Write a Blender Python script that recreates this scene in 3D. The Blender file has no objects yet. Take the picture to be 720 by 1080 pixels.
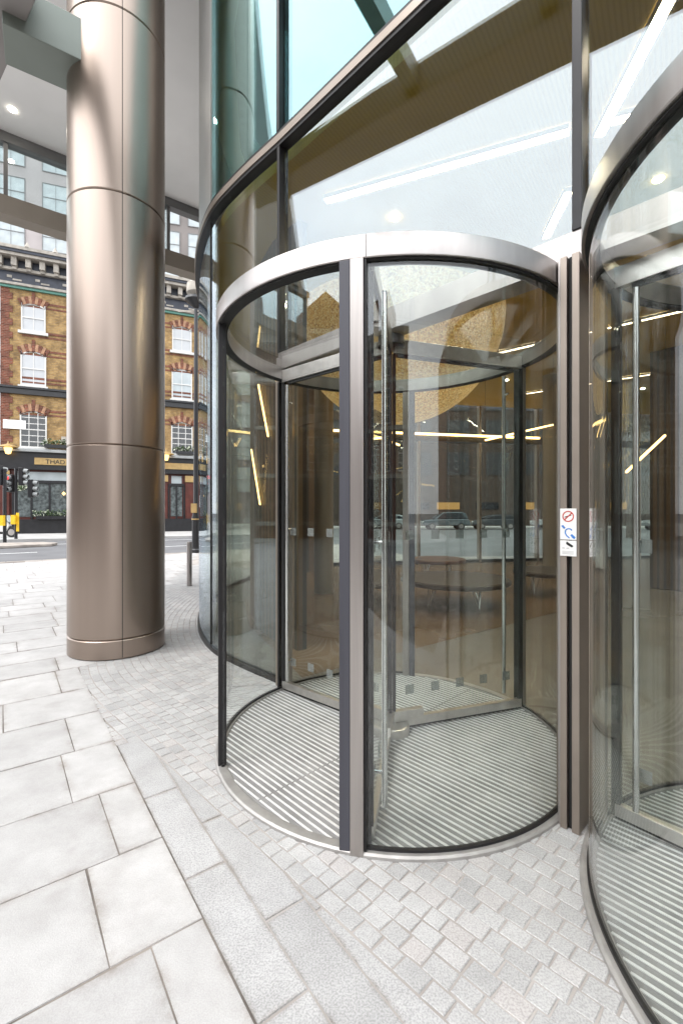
import bpy, bmesh, math, random
from mathutils import Vector, Matrix
random.seed(7)
PI = math.pi
C = bpy.context.scene.collection
sc = bpy.context.scene
R_ = math.radians

# ------------------------------------------------------------------ materials
def new_mat(name):
    m = bpy.data.materials.new(name); m.use_nodes = True
    nt = m.node_tree; nt.nodes.clear()
    out = nt.nodes.new('ShaderNodeOutputMaterial')
    return m, nt, out

def N(nt, t, **kw):
    n = nt.nodes.new(t)
    for k, v in kw.items(): setattr(n, k, v)
    return n

def ramp(nt, stops):
    r = N(nt, 'ShaderNodeValToRGB')
    el = r.color_ramp.elements
    while len(el) < len(stops): el.new(0.5)
    for e, (p, c) in zip(el, stops):
        e.position = p; e.color = (*c, 1) if len(c) == 3 else c
    return r

def pbr(name, col, rough=0.5, metal=0.0, var=0.12, scale=6.0, bump=0.0, bscale=60.0, detail=4, stretch=None, island=0.0, spec=0.5, rvar=0.0):
    """Principled with noise-driven colour variation, optional bump and per-piece variation."""
    m, nt, out = new_mat(name)
    b = N(nt, 'ShaderNodeBsdfPrincipled'); nt.links.new(b.outputs[0], out.inputs[0])
    tc = N(nt, 'ShaderNodeTexCoord'); mp = N(nt, 'ShaderNodeMapping')
    nt.links.new(tc.outputs['Object'], mp.inputs[0])
    if stretch: mp.inputs['Scale'].default_value = stretch
    nz = N(nt, 'ShaderNodeTexNoise'); nz.inputs['Scale'].default_value = scale; nz.inputs['Detail'].default_value = detail
    nt.links.new(mp.outputs[0], nz.inputs['Vector'])
    lo = tuple(max(0, c * (1 - var)) for c in col); hi = tuple(min(1, c * (1 + var)) for c in col)
    rp = ramp(nt, [(0.3, lo), (0.7, hi)]); nt.links.new(nz.outputs[0], rp.inputs[0])
    src = rp.outputs[0]
    if island:
        g = N(nt, 'ShaderNodeNewGeometry')
        mm = N(nt, 'ShaderNodeMapRange'); mm.inputs['To Min'].default_value = 1 - island; mm.inputs['To Max'].default_value = 1 + island
        nt.links.new(g.outputs['Random Per Island'], mm.inputs['Value'])
        hs = N(nt, 'ShaderNodeHueSaturation'); nt.links.new(mm.outputs[0], hs.inputs['Value']); nt.links.new(src, hs.inputs['Color'])
        src = hs.outputs[0]
    nt.links.new(src, b.inputs['Base Color'])
    b.inputs['Metallic'].default_value = metal
    b.inputs['Specular IOR Level'].default_value = spec
    b.inputs['Roughness'].default_value = rough
    if rvar:
        mr = N(nt, 'ShaderNodeMapRange'); mr.inputs['To Min'].default_value = rough - rvar; mr.inputs['To Max'].default_value = rough + rvar
        nt.links.new(nz.outputs[0], mr.inputs['Value']); nt.links.new(mr.outputs[0], b.inputs['Roughness'])
    if bump:
        n2 = N(nt, 'ShaderNodeTexNoise'); n2.inputs['Scale'].default_value = bscale; n2.inputs['Detail'].default_value = 3
        nt.links.new(mp.outputs[0], n2.inputs['Vector'])
        bp = N(nt, 'ShaderNodeBump'); bp.inputs['Strength'].default_value = bump; bp.inputs['Distance'].default_value = 0.01
        nt.links.new(n2.outputs[0], bp.inputs['Height']); nt.links.new(bp.outputs[0], b.inputs['Normal'])
    return m

def stone(name, c0, c1, speck, sscale=260, island=0.05, rough=0.75, pink=None, stain=0.0):
    """Pale paving stone: soft mottling, fine grain, per-block tone."""
    m, nt, out = new_mat(name)
    b = N(nt, 'ShaderNodeBsdfPrincipled'); nt.links.new(b.outputs[0], out.inputs[0])
    tc = N(nt, 'ShaderNodeTexCoord')
    n1 = N(nt, 'ShaderNodeTexNoise'); n1.inputs['Scale'].default_value = 3.1; n1.inputs['Detail'].default_value = 6; n1.inputs['Roughness'].default_value = 0.65
    nt.links.new(tc.outputs['Object'], n1.inputs['Vector'])
    r1 = ramp(nt, [(0.3, c0), (0.72, c1)]); nt.links.new(n1.outputs[0], r1.inputs[0])
    n2 = N(nt, 'ShaderNodeTexNoise'); n2.inputs['Scale'].default_value = sscale; n2.inputs['Detail'].default_value = 2
    nt.links.new(tc.outputs['Object'], n2.inputs['Vector'])
    r2 = ramp(nt, [(0.36, (1 - speck,) * 3), (0.6, (1 + 0 * speck,) * 3)]); nt.links.new(n2.outputs[0], r2.inputs[0])
    mx = N(nt, 'ShaderNodeMix', data_type='RGBA', blend_type='MULTIPLY'); mx.inputs[0].default_value = 1
    nt.links.new(r1.outputs[0], mx.inputs[6]); nt.links.new(r2.outputs[0], mx.inputs[7])
    src = mx.outputs[2]
    g = N(nt, 'ShaderNodeNewGeometry')
    mm = N(nt, 'ShaderNodeMapRange'); mm.inputs['To Min'].default_value = 1 - island; mm.inputs['To Max'].default_value = 1 + island
    nt.links.new(g.outputs['Random Per Island'], mm.inputs['Value'])
    hs = N(nt, 'ShaderNodeHueSaturation'); nt.links.new(mm.outputs[0], hs.inputs['Value']); nt.links.new(src, hs.inputs['Color'])
    src = hs.outputs[0]
    if pink:
        rp = ramp(nt, [(0.80, (0, 0, 0)), (1.0, (1, 1, 1))]); nt.links.new(g.outputs['Random Per Island'], rp.inputs[0])
        m2 = N(nt, 'ShaderNodeMix', data_type='RGBA', blend_type='MULTIPLY'); m2.inputs[7].default_value = (*pink, 1)
        nt.links.new(rp.outputs[0], m2.inputs[0]); nt.links.new(src, m2.inputs[6]); src = m2.outputs[2]
    if stain:
        n3 = N(nt, 'ShaderNodeTexNoise'); n3.inputs['Scale'].default_value = 1.3; n3.inputs['Detail'].default_value = 8; n3.inputs['Roughness'].default_value = 0.7
        nt.links.new(tc.outputs['Object'], n3.inputs['Vector'])
        r3 = ramp(nt, [(0.52, (0, 0, 0)), (0.78, (stain,) * 3)]); nt.links.new(n3.outputs[0], r3.inputs[0])
        m3 = N(nt, 'ShaderNodeMix', data_type='RGBA', blend_type='MULTIPLY'); m3.inputs[7].default_value = (0.55, 0.5, 0.47, 1)
        nt.links.new(r3.outputs[0], m3.inputs[0]); nt.links.new(src, m3.inputs[6]); src = m3.outputs[2]
    # worn dirty arrises where the mesh carries an 'edge' weight, and dark gum spots
    at = N(nt, 'ShaderNodeAttribute', attribute_name='edge')
    n4 = N(nt, 'ShaderNodeTexNoise'); n4.inputs['Scale'].default_value = 5.5; n4.inputs['Detail'].default_value = 7; n4.inputs['Roughness'].default_value = 0.75
    nt.links.new(tc.outputs['Object'], n4.inputs['Vector']); r4 = ramp(nt, [(0.42, (0, 0, 0)), (0.66, (0.8, 0.8, 0.8))]); nt.links.new(n4.outputs[0], r4.inputs[0])
    pw = N(nt, 'ShaderNodeMath', operation='POWER'); pw.inputs[1].default_value = 1.8; nt.links.new(at.outputs['Fac'], pw.inputs[0])
    ed = N(nt, 'ShaderNodeMath', operation='MULTIPLY'); nt.links.new(pw.outputs[0], ed.inputs[0]); nt.links.new(r4.outputs[0], ed.inputs[1])
    m5 = N(nt, 'ShaderNodeMix', data_type='RGBA', blend_type='MULTIPLY'); m5.inputs[7].default_value = (0.52, 0.45, 0.39, 1)
    nt.links.new(ed.outputs[0], m5.inputs[0]); nt.links.new(src, m5.inputs[6]); src = m5.outputs[2]
    vo = N(nt, 'ShaderNodeTexVoronoi'); vo.inputs['Scale'].default_value = 1.6; nt.links.new(tc.outputs['Object'], vo.inputs['Vector'])
    gr = ramp(nt, [(0.028, (0.35,)*3), (0.034, (0, 0, 0))]); nt.links.new(vo.outputs['Distance'], gr.inputs[0])
    m6 = N(nt, 'ShaderNodeMix', data_type='RGBA', blend_type='MULTIPLY'); m6.inputs[7].default_value = (0.35, 0.34, 0.33, 1)
    nt.links.new(gr.outputs[0], m6.inputs[0]); nt.links.new(src, m6.inputs[6]); src = m6.outputs[2]
    nt.links.new(src, b.inputs['Base Color']); b.inputs['Roughness'].default_value = rough
    bp = N(nt, 'ShaderNodeBump'); bp.inputs['Strength'].default_value = 0.25; bp.inputs['Distance'].default_value = 0.004
    nt.links.new(n2.outputs[0], bp.inputs['Height']); nt.links.new(bp.outputs[0], b.inputs['Normal'])
    return m

def glass(name, tint=(0.9, 0.94, 0.92), f0=0.06, rmax=1.0, wave=0.0, wscale=0.8, rcol=(1, 1, 1)):
    """Clear architectural glazing: tinted straight-through light plus a mirror reflection that grows at grazing angles."""
    m, nt, out = new_mat(name)
    tr = N(nt, 'ShaderNodeBsdfTransparent'); tr.inputs[0].default_value = (*tint, 1)
    gl = N(nt, 'ShaderNodeBsdfGlossy'); gl.inputs['Roughness'].default_value = 0.0; gl.inputs[0].default_value = (*rcol, 1)
    lw = N(nt, 'ShaderNodeLayerWeight'); lw.inputs[0].default_value = 0.5
    p = N(nt, 'ShaderNodeMath', operation='POWER'); p.inputs[1].default_value = 4.5
    nt.links.new(lw.outputs['Facing'], p.inputs[0])
    ma = N(nt, 'ShaderNodeMath', operation='MULTIPLY_ADD'); ma.inputs[1].default_value = rmax - f0; ma.inputs[2].default_value = f0
    nt.links.new(p.outputs[0], ma.inputs[0])
    if wave:
        tc = N(nt, 'ShaderNodeTexCoord'); nz = N(nt, 'ShaderNodeTexNoise'); nz.inputs['Scale'].default_value = wscale; nz.inputs['Detail'].default_value = 1
        nt.links.new(tc.outputs['Object'], nz.inputs['Vector'])
        bp = N(nt, 'ShaderNodeBump'); bp.inputs['Strength'].default_value = wave; bp.inputs['Distance'].default_value = 0.02
        nt.links.new(nz.outputs[0], bp.inputs['Height']); nt.links.new(bp.outputs[0], gl.inputs['Normal'])
    mx = N(nt, 'ShaderNodeMixShader'); nt.links.new(ma.outputs[0], mx.inputs[0])
    nt.links.new(tr.outputs[0], mx.inputs[1]); nt.links.new(gl.outputs[0], mx.inputs[2])
    nt.links.new(mx.outputs[0], out.inputs[0])
    return m

def emit(name, col, s):
    m, nt, out = new_mat(name)
    e = N(nt, 'ShaderNodeEmission'); e.inputs[0].default_value = (*col, 1); e.inputs[1].default_value = s
    nt.links.new(e.outputs[0], out.inputs[0]); return m

def brick(name, c1, c2, mortar, scale=1.0, rough=0.85):
    m, nt, out = new_mat(name)
    b = N(nt, 'ShaderNodeBsdfPrincipled'); nt.links.new(b.outputs[0], out.inputs[0])
    tc = N(nt, 'ShaderNodeTexCoord')
    sx = N(nt, 'ShaderNodeSeparateXYZ'); nt.links.new(tc.outputs['Object'], sx.inputs[0])
    ad = N(nt, 'ShaderNodeMath', operation='ADD'); nt.links.new(sx.outputs[0], ad.inputs[0]); nt.links.new(sx.outputs[1], ad.inputs[1])
    cx = N(nt, 'ShaderNodeCombineXYZ'); nt.links.new(ad.outputs[0], cx.inputs[0]); nt.links.new(sx.outputs[2], cx.inputs[1])
    br = N(nt, 'ShaderNodeTexBrick'); nt.links.new(cx.outputs[0], br.inputs['Vector'])
    br.inputs['Scale'].default_value = scale; br.inputs['Mortar Size'].default_value = 0.012
    br.inputs['Brick Width'].default_value = 0.34; br.inputs['Row Height'].default_value = 0.12
    br.inputs['Color1'].default_value = (*c1, 1); br.inputs['Color2'].default_value = (*c2, 1); br.inputs['Mortar'].default_value = (*mortar, 1)
    nz = N(nt, 'ShaderNodeTexNoise'); nz.inputs['Scale'].default_value = 1.7; nz.inputs['Detail'].default_value = 8; nz.inputs['Roughness'].default_value = 0.7
    nt.links.new(tc.outputs['Object'], nz.inputs['Vector'])
    rp = ramp(nt, [(0.3, (0.36, 0.33, 0.30)), (0.66, (1.15, 1.12, 1.05))]); nt.links.new(nz.outputs[0], rp.inputs[0])
    mx = N(nt, 'ShaderNodeMix', data_type='RGBA', blend_type='MULTIPLY'); mx.inputs[0].default_value = 1
    nt.links.new(br.outputs[0], mx.inputs[6]); nt.links.new(rp.outputs[0], mx.inputs[7])
    nt.links.new(mx.outputs[2], b.inputs['Base Color']); b.inputs['Roughness'].default_value = rough
    bp = N(nt, 'ShaderNodeBump'); bp.inputs['Strength'].default_value = 0.4; bp.inputs['Distance'].default_value = 0.02
    nt.links.new(br.outputs['Fac'], bp.inputs['Height']); bp.invert = True; nt.links.new(bp.outputs[0], b.inputs['Normal'])
    return m

def gold_leaf():
    m, nt, out = new_mat('gold_leaf')
    b = N(nt, 'ShaderNodeBsdfPrincipled'); nt.links.new(b.outputs[0], out.inputs[0])
    tc = N(nt, 'ShaderNodeTexCoord'); v = N(nt, 'ShaderNodeTexVoronoi'); v.inputs['Scale'].default_value = 55
    nt.links.new(tc.outputs['Object'], v.inputs['Vector'])
    sp = N(nt, 'ShaderNodeSeparateColor'); nt.links.new(v.outputs['Color'], sp.inputs[0])
    rp = ramp(nt, [(0.0, (0.40, 0.20, 0.04)), (0.45, (0.80, 0.46, 0.13)), (1.0, (0.97, 0.76, 0.36))]); nt.links.new(sp.outputs[0], rp.inputs[0])
    nt.links.new(rp.outputs[0], b.inputs['Base Color']); nt.links.new(rp.outputs[0], b.inputs['Emission Color']); b.inputs['Emission Strength'].default_value = 0.28; b.inputs['Metallic'].default_value = 0.15; b.inputs['Roughness'].default_value = 0.4  # glow added to the gold surface itself to brighten the dome
    bp = N(nt, 'ShaderNodeBump'); bp.inputs['Strength'].default_value = 1.0; bp.inputs['Distance'].default_value = 0.06
    nt.links.new(sp.outputs[1], bp.inputs['Height']); nt.links.new(bp.outputs[0], b.inputs['Normal'])
    return m

def slats(name, c0, c1, freq, axis=(1, 0, 0)):
    m, nt, out = new_mat(name)
    b = N(nt, 'ShaderNodeBsdfPrincipled'); nt.links.new(b.outputs[0], out.inputs[0])
    tc = N(nt, 'ShaderNodeTexCoord'); mp = N(nt, 'ShaderNodeMapping'); nt.links.new(tc.outputs['Object'], mp.inputs[0])
    mp.inputs['Rotation'].default_value = axis
    w = N(nt, 'ShaderNodeTexWave'); w.inputs['Scale'].default_value = freq; w.inputs['Distortion'].default_value = 0.15
    nt.links.new(mp.outputs[0], w.inputs['Vector'])
    rp = ramp(nt, [(0.25, c0), (0.45, c1)]); nt.links.new(w.outputs[0], rp.inputs[0])
    nt.links.new(rp.outputs[0], b.inputs['Base Color']); b.inputs['Roughness'].default_value = 0.6
    bp = N(nt, 'ShaderNodeBump'); bp.inputs['Strength'].default_value = 0.05; bp.inputs['Distance'].default_value = 0.01
    nt.links.new(w.outputs[0], bp.inputs['Height']); nt.links.new(bp.outputs[0], b.inputs['Normal'])
    return m

M = {}
M['slab'] = stone('pale_york_slab', (0.355, 0.345, 0.336), (0.475, 0.466, 0.458), 0.10, 180, 0.085, 0.8, None, 0.5)
M['granite'] = stone('silver_granite', (0.335, 0.33, 0.326), (0.455, 0.45, 0.446), 0.30, 150, 0.06, 0.7, None, 0.2)
M['sett'] = stone('granite_sett', (0.35, 0.345, 0.34), (0.47, 0.463, 0.455), 0.26, 150, 0.10, 0.75, (0.93, 0.89, 0.875), 0.3)
M['mortar'] = pbr('joint_mortar', (0.42, 0.39, 0.365), 0.95, 0, 0.3, 4)
def bedding():
    m, nt, out = new_mat('joint_bedding'); b = N(nt, 'ShaderNodeBsdfPrincipled'); nt.links.new(b.outputs[0], out.inputs[0])
    tc = N(nt, 'ShaderNodeTexCoord'); dp = N(nt, 'ShaderNodeVectorMath', operation='DOT_PRODUCT'); dp.inputs[1].default_value = (0.8, 0.6, 0)
    nt.links.new(tc.outputs['Object'], dp.inputs[0]); lt = N(nt, 'ShaderNodeMath', operation='LESS_THAN'); lt.inputs[1].default_value = 0.645; nt.links.new(dp.outputs['Value'], lt.inputs[0])
    nz = N(nt, 'ShaderNodeTexNoise'); nz.inputs['Scale'].default_value = 2.2; nz.inputs['Detail'].default_value = 6; nt.links.new(tc.outputs['Object'], nz.inputs['Vector'])
    ra = ramp(nt, [(0.3, (0.24, 0.215, 0.195)), (0.7, (0.38, 0.355, 0.335))]); rb = ramp(nt, [(0.35, (0.07, 0.058, 0.05)), (0.65, (0.24, 0.21, 0.185))])
    for r in (ra, rb): nt.links.new(nz.outputs[0], r.inputs[0])
    mx = N(nt, 'ShaderNodeMix', data_type='RGBA'); nt.links.new(lt.outputs[0], mx.inputs[0]); nt.links.new(ra.outputs[0], mx.inputs[6]); nt.links.new(rb.outputs[0], mx.inputs[7])
    nt.links.new(mx.outputs[2], b.inputs['Base Color']); b.inputs['Roughness'].default_value = 0.95; return m
M['bedding'] = bedding()
M['asphalt'] = pbr('worn_asphalt', (0.12, 0.12, 0.125), 0.9, 0, 0.18, 0.6, 0.2, 80)
M['concrete'] = pbr('pavement_stone', (0.36, 0.352, 0.34), 0.85, 0, 0.12, 0.8)
M['kerb'] = pbr('kerb_stone', (0.30, 0.265, 0.235), 0.85, 0, 0.3, 2)
M['paint'] = pbr('road_paint', (0.72, 0.72, 0.70), 0.7, 0, 0.15, 3)
M['bronze'] = pbr('satin_bronze', (0.335, 0.272, 0.23), 0.33, 0.92, 0.05, 5, 0.03, 900, stretch=(1, 1, 0.03), rvar=0.03)
M['bronze_dull'] = pbr('bronze_anodised', (0.33, 0.28, 0.24), 0.42, 0.8, 0.06, 4)
M['steel'] = pbr('brushed_steel', (0.38, 0.355, 0.34), 0.33, 0.95, 0.09, 14, 0.05, 700, stretch=(1, 1, 0.15), rvar=0.06)
M['steel_v'] = pbr('brushed_upright_steel', (0.40, 0.37, 0.35), 0.34, 0.9, 0.09, 40, 0.05, 500, stretch=(1, 1, 0.03), rvar=0.05)
M['ringsteel'] = pbr('scuffed_steel_ring', (0.36, 0.345, 0.33), 0.55, 0.6, 0.15, 12)
M['leafsteel'] = pbr('satin_leaf_steel', (0.60, 0.575, 0.55), 0.3, 0.9, 0.08, 20, 0.04, 500, rvar=0.05)
M['bright'] = pbr('polished_steel_bar', (0.6, 0.6, 0.59), 0.2, 1.0, 0.06, 10)
M['dark'] = pbr('dark_anodised', (0.016, 0.015, 0.016), 0.4, 0.3, 0.2, 8)
M['rubber'] = pbr('slate_rubber', (0.045, 0.045, 0.056), 0.5, 0, 0.25, 9, 0.1, 300, stretch=(1, 1, 0.05), rvar=0.1)
M['seam'] = pbr('black_joint', (0.012, 0.012, 0.012), 0.7)
M['matbar'] = pbr('aluminium_mat_bar', (0.68, 0.675, 0.665), 0.36, 0.2, 0.08, 30)
M['matfibre'] = pbr('grey_mat_fibre', (0.245, 0.238, 0.23), 0.95, 0, 0.25, 5, 0.6, 400)
M['g_facade'] = glass('facade_glass', (0.88, 0.90, 0.86), 0.118, 1.0, 0.002, 0.5, (0.85, 0.925, 1.0))
M['g_upper'] = glass('upper_facade_glass', (0.66, 0.80, 0.78), 0.16, 1.0, 0.003, 0.5, (0.64, 0.94, 1.0))
M['g_drum'] = glass('drum_glass', (0.955, 0.972, 0.962), 0.047, 0.9)
M['g_leaf'] = glass('leaf_glass', (0.96, 0.978, 0.97), 0.018, 0.9)
M['g_far'] = glass('rear_glass', (0.80, 0.83, 0.80), 0.03, 0.9)
M['g_screen'] = glass('screen_glass', (0.85, 0.90, 0.90), 0.06, 0.9)
def frosted():
    m, nt, out = new_mat('frosted_vinyl'); t = N(nt, 'ShaderNodeBsdfTransparent'); t.inputs[0].default_value = (.9, .92, .91, 1); d = N(nt, 'ShaderNodeBsdfDiffuse'); d.inputs[0].default_value = (.30, .31, .30, 1)
    x = N(nt, 'ShaderNodeMixShader'); x.inputs[0].default_value = 0.45; nt.links.new(t.outputs[0], x.inputs[1]); nt.links.new(d.outputs[0], x.inputs[2]); nt.links.new(x.outputs[0], out.inputs[0]); return m
M['frost'] = frosted()
M['soffit'] = pbr('white_soffit', (0.90, 0.89, 0.875), 0.6, 0, 0.03, 1.2)
M['canopy'] = pbr('canopy_panel', (0.27, 0.25, 0.24), 0.5, 0.1, 0.04, 1)
M['clad'] = pbr('grey_metal_cladding', (0.36, 0.35, 0.33), 0.4, 0.35, 0.05, 2)
M['greygreen'] = pbr('grey_green_steel', (0.20, 0.225, 0.20), 0.45, 0.3, 0.06, 2)
M['grey'] = pbr('grey_frame', (0.17, 0.17, 0.17), 0.45, 0.3, 0.1, 2)
M['beam'] = pbr('taupe_beam', (0.26, 0.225, 0.185), 0.5, 0.2, 0.08, 2)
M['ceil'] = slats('bronze_slat_ceiling', (0.46, 0.30, 0.035), (0.52, 0.345, 0.05), 9.0, (0, 0, R_(36)))
M['wallslat'] = slats('walnut_slat_wall', (0.018, 0.010, 0.004), (0.09, 0.05, 0.02), 3.2, (0, 0, 0.3))
M['lobbyfloor'] = pbr('lobby_stone_floor', (0.18, 0.16, 0.14), 0.22, 0, 0.12, 1.5)
M['rug'] = pbr('brown_floor', (0.155, 0.10, 0.058), 0.24, 0, 0.1, 2.5)
M['leather'] = pbr('dark_leather', (0.045, 0.032, 0.026), 0.4, 0, 0.2, 8)
M['leather_tan'] = pbr('brown_leather', (0.12, 0.062, 0.035), 0.45, 0, 0.2, 8)
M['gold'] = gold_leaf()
M['lamp_line'] = emit('linear_lamp', (1.0, 0.88, 0.66), 45)
M['lamp_amber'] = emit('amber_lamp', (1.0, 0.62, 0.22), 5)
M['downlight'] = emit('downlight_lens', (1.0, 0.93, 0.8), 40)
M['white_floor'] = pbr('office_wall', (0.30, 0.30, 0.29), 0.7)
M['yellow_brick'] = brick('yellow_stock_brick', (0.44, 0.285, 0.11), (0.30, 0.185, 0.07), (0.28, 0.22, 0.15))
M['red_brick'] = brick('red_brick', (0.22, 0.062, 0.033), (0.16, 0.044, 0.026), (0.22, 0.16, 0.12))
M['brown_brick'] = brick('brown_brick', (0.21, 0.085, 0.055), (0.15, 0.06, 0.04), (0.22, 0.17, 0.13))
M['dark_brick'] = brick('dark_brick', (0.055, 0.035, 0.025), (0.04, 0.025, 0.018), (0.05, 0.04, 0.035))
M['cream'] = pbr('cream_stucco', (0.34, 0.31, 0.27), 0.75, 0, 0.25, 3)
M['white'] = pbr('white_paint', (0.60, 0.59, 0.565), 0.5, 0, 0.05, 4)
M['black'] = pbr('black_gloss_paint', (0.014, 0.014, 0.016), 0.35, 0, 0.3, 3)
M['navy'] = pbr('navy_paint', (0.022, 0.026, 0.04), 0.45, 0, 0.3, 3)
M['teal'] = pbr('teal_paint', (0.10, 0.26, 0.21), 0.5)
M['lead'] = pbr('lead_roof', (0.26, 0.27, 0.27), 0.6, 0, 0.15, 3)
M['maroon'] = pbr('maroon_paint', (0.085, 0.022, 0.016), 0.35, 0, 0.3, 2)
M['gauged'] = pbr('gauged_brick', (0.34, 0.19, 0.115), 0.85, 0, 0.3, 6)
M['brassy'] = pbr('gilded_board', (0.40, 0.27, 0.11), 0.45, 0.2, 0.15, 4)
M['yellow'] = pbr('yellow_reflective', (0.80, 0.50, 0.02), 0.5)
M['red_lamp'] = emit('red_signal', (1.0, 0.03, 0.03), 3.5)
M['warm_lamp'] = emit('warm_lantern', (1.0, 0.62, 0.22), 2.2)
M['blind'] = pbr('white_blind', (0.46, 0.47, 0.48), 0.6, 0, 0.04, 2)
M['pane'] = pbr('window_pane', (0.02, 0.022, 0.025), 0.06, 0, 0.3, 2, spec=0.8)
M['pane_lit'] = pbr('etched_pane', (0.10, 0.115, 0.115), 0.2, 0, 0.6, 5)
M['pane_pale'] = pbr('reflecting_pane', (0.40, 0.44, 0.45), 0.1, 0, 0.15, 1)
M['modern'] = pbr('pale_stone_cladding', (0.36, 0.325, 0.32), 0.7, 0, 0.1, 0.4)
M['modern_dark'] = pbr('grey_brown_cladding', (0.18, 0.16, 0.15), 0.7, 0, 0.15, 0.4)
M['leaf'] = pbr('dark_leaf', (0.05, 0.085, 0.03), 0.7, 0, 0.4, 10)
M['flower'] = pbr('pale_flower', (0.62, 0.66, 0.52), 0.7, 0, 0.2, 10)
M['bark'] = pbr('winter_bark', (0.07, 0.055, 0.045), 0.9, 0, 0.3, 5)
M['tyre'] = pbr('tyre_rubber', (0.02, 0.02, 0.02), 0.8)
M['car_dark'] = pbr('dark_car_paint', (0.09, 0.11, 0.12), 0.25, 0.3)
M['car_silver'] = pbr('silver_car_paint', (0.35, 0.37, 0.38), 0.3, 0.5)
M['car_black'] = pbr('black_car_paint', (0.04, 0.045, 0.05), 0.2)
M['carglass'] = pbr('car_glass', (0.03, 0.035, 0.04), 0.05, 0, 0.1, spec=0.9)
M['headlamp'] = pbr('headlamp_lens', (0.7, 0.7, 0.68), 0.15)
M['sign_white'] = pbr('sign_white', (0.82, 0.81, 0.79), 0.4, 0, 0.02)
M['sign_red'] = pbr('sign_red', (0.5, 0.05, 0.04), 0.5)
M['sign_blue'] = pbr('sign_blue', (0.05, 0.20, 0.55), 0.5)
M['sign_black'] = pbr('sign_black', (0.02, 0.02, 0.02), 0.5)
M['sign_grey'] = pbr('sign_grey', (0.45, 0.45, 0.45), 0.5)
M['shop_lit'] = emit('lit_shop_window', (1.0, 0.55, 0.2), 0.5)

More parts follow.
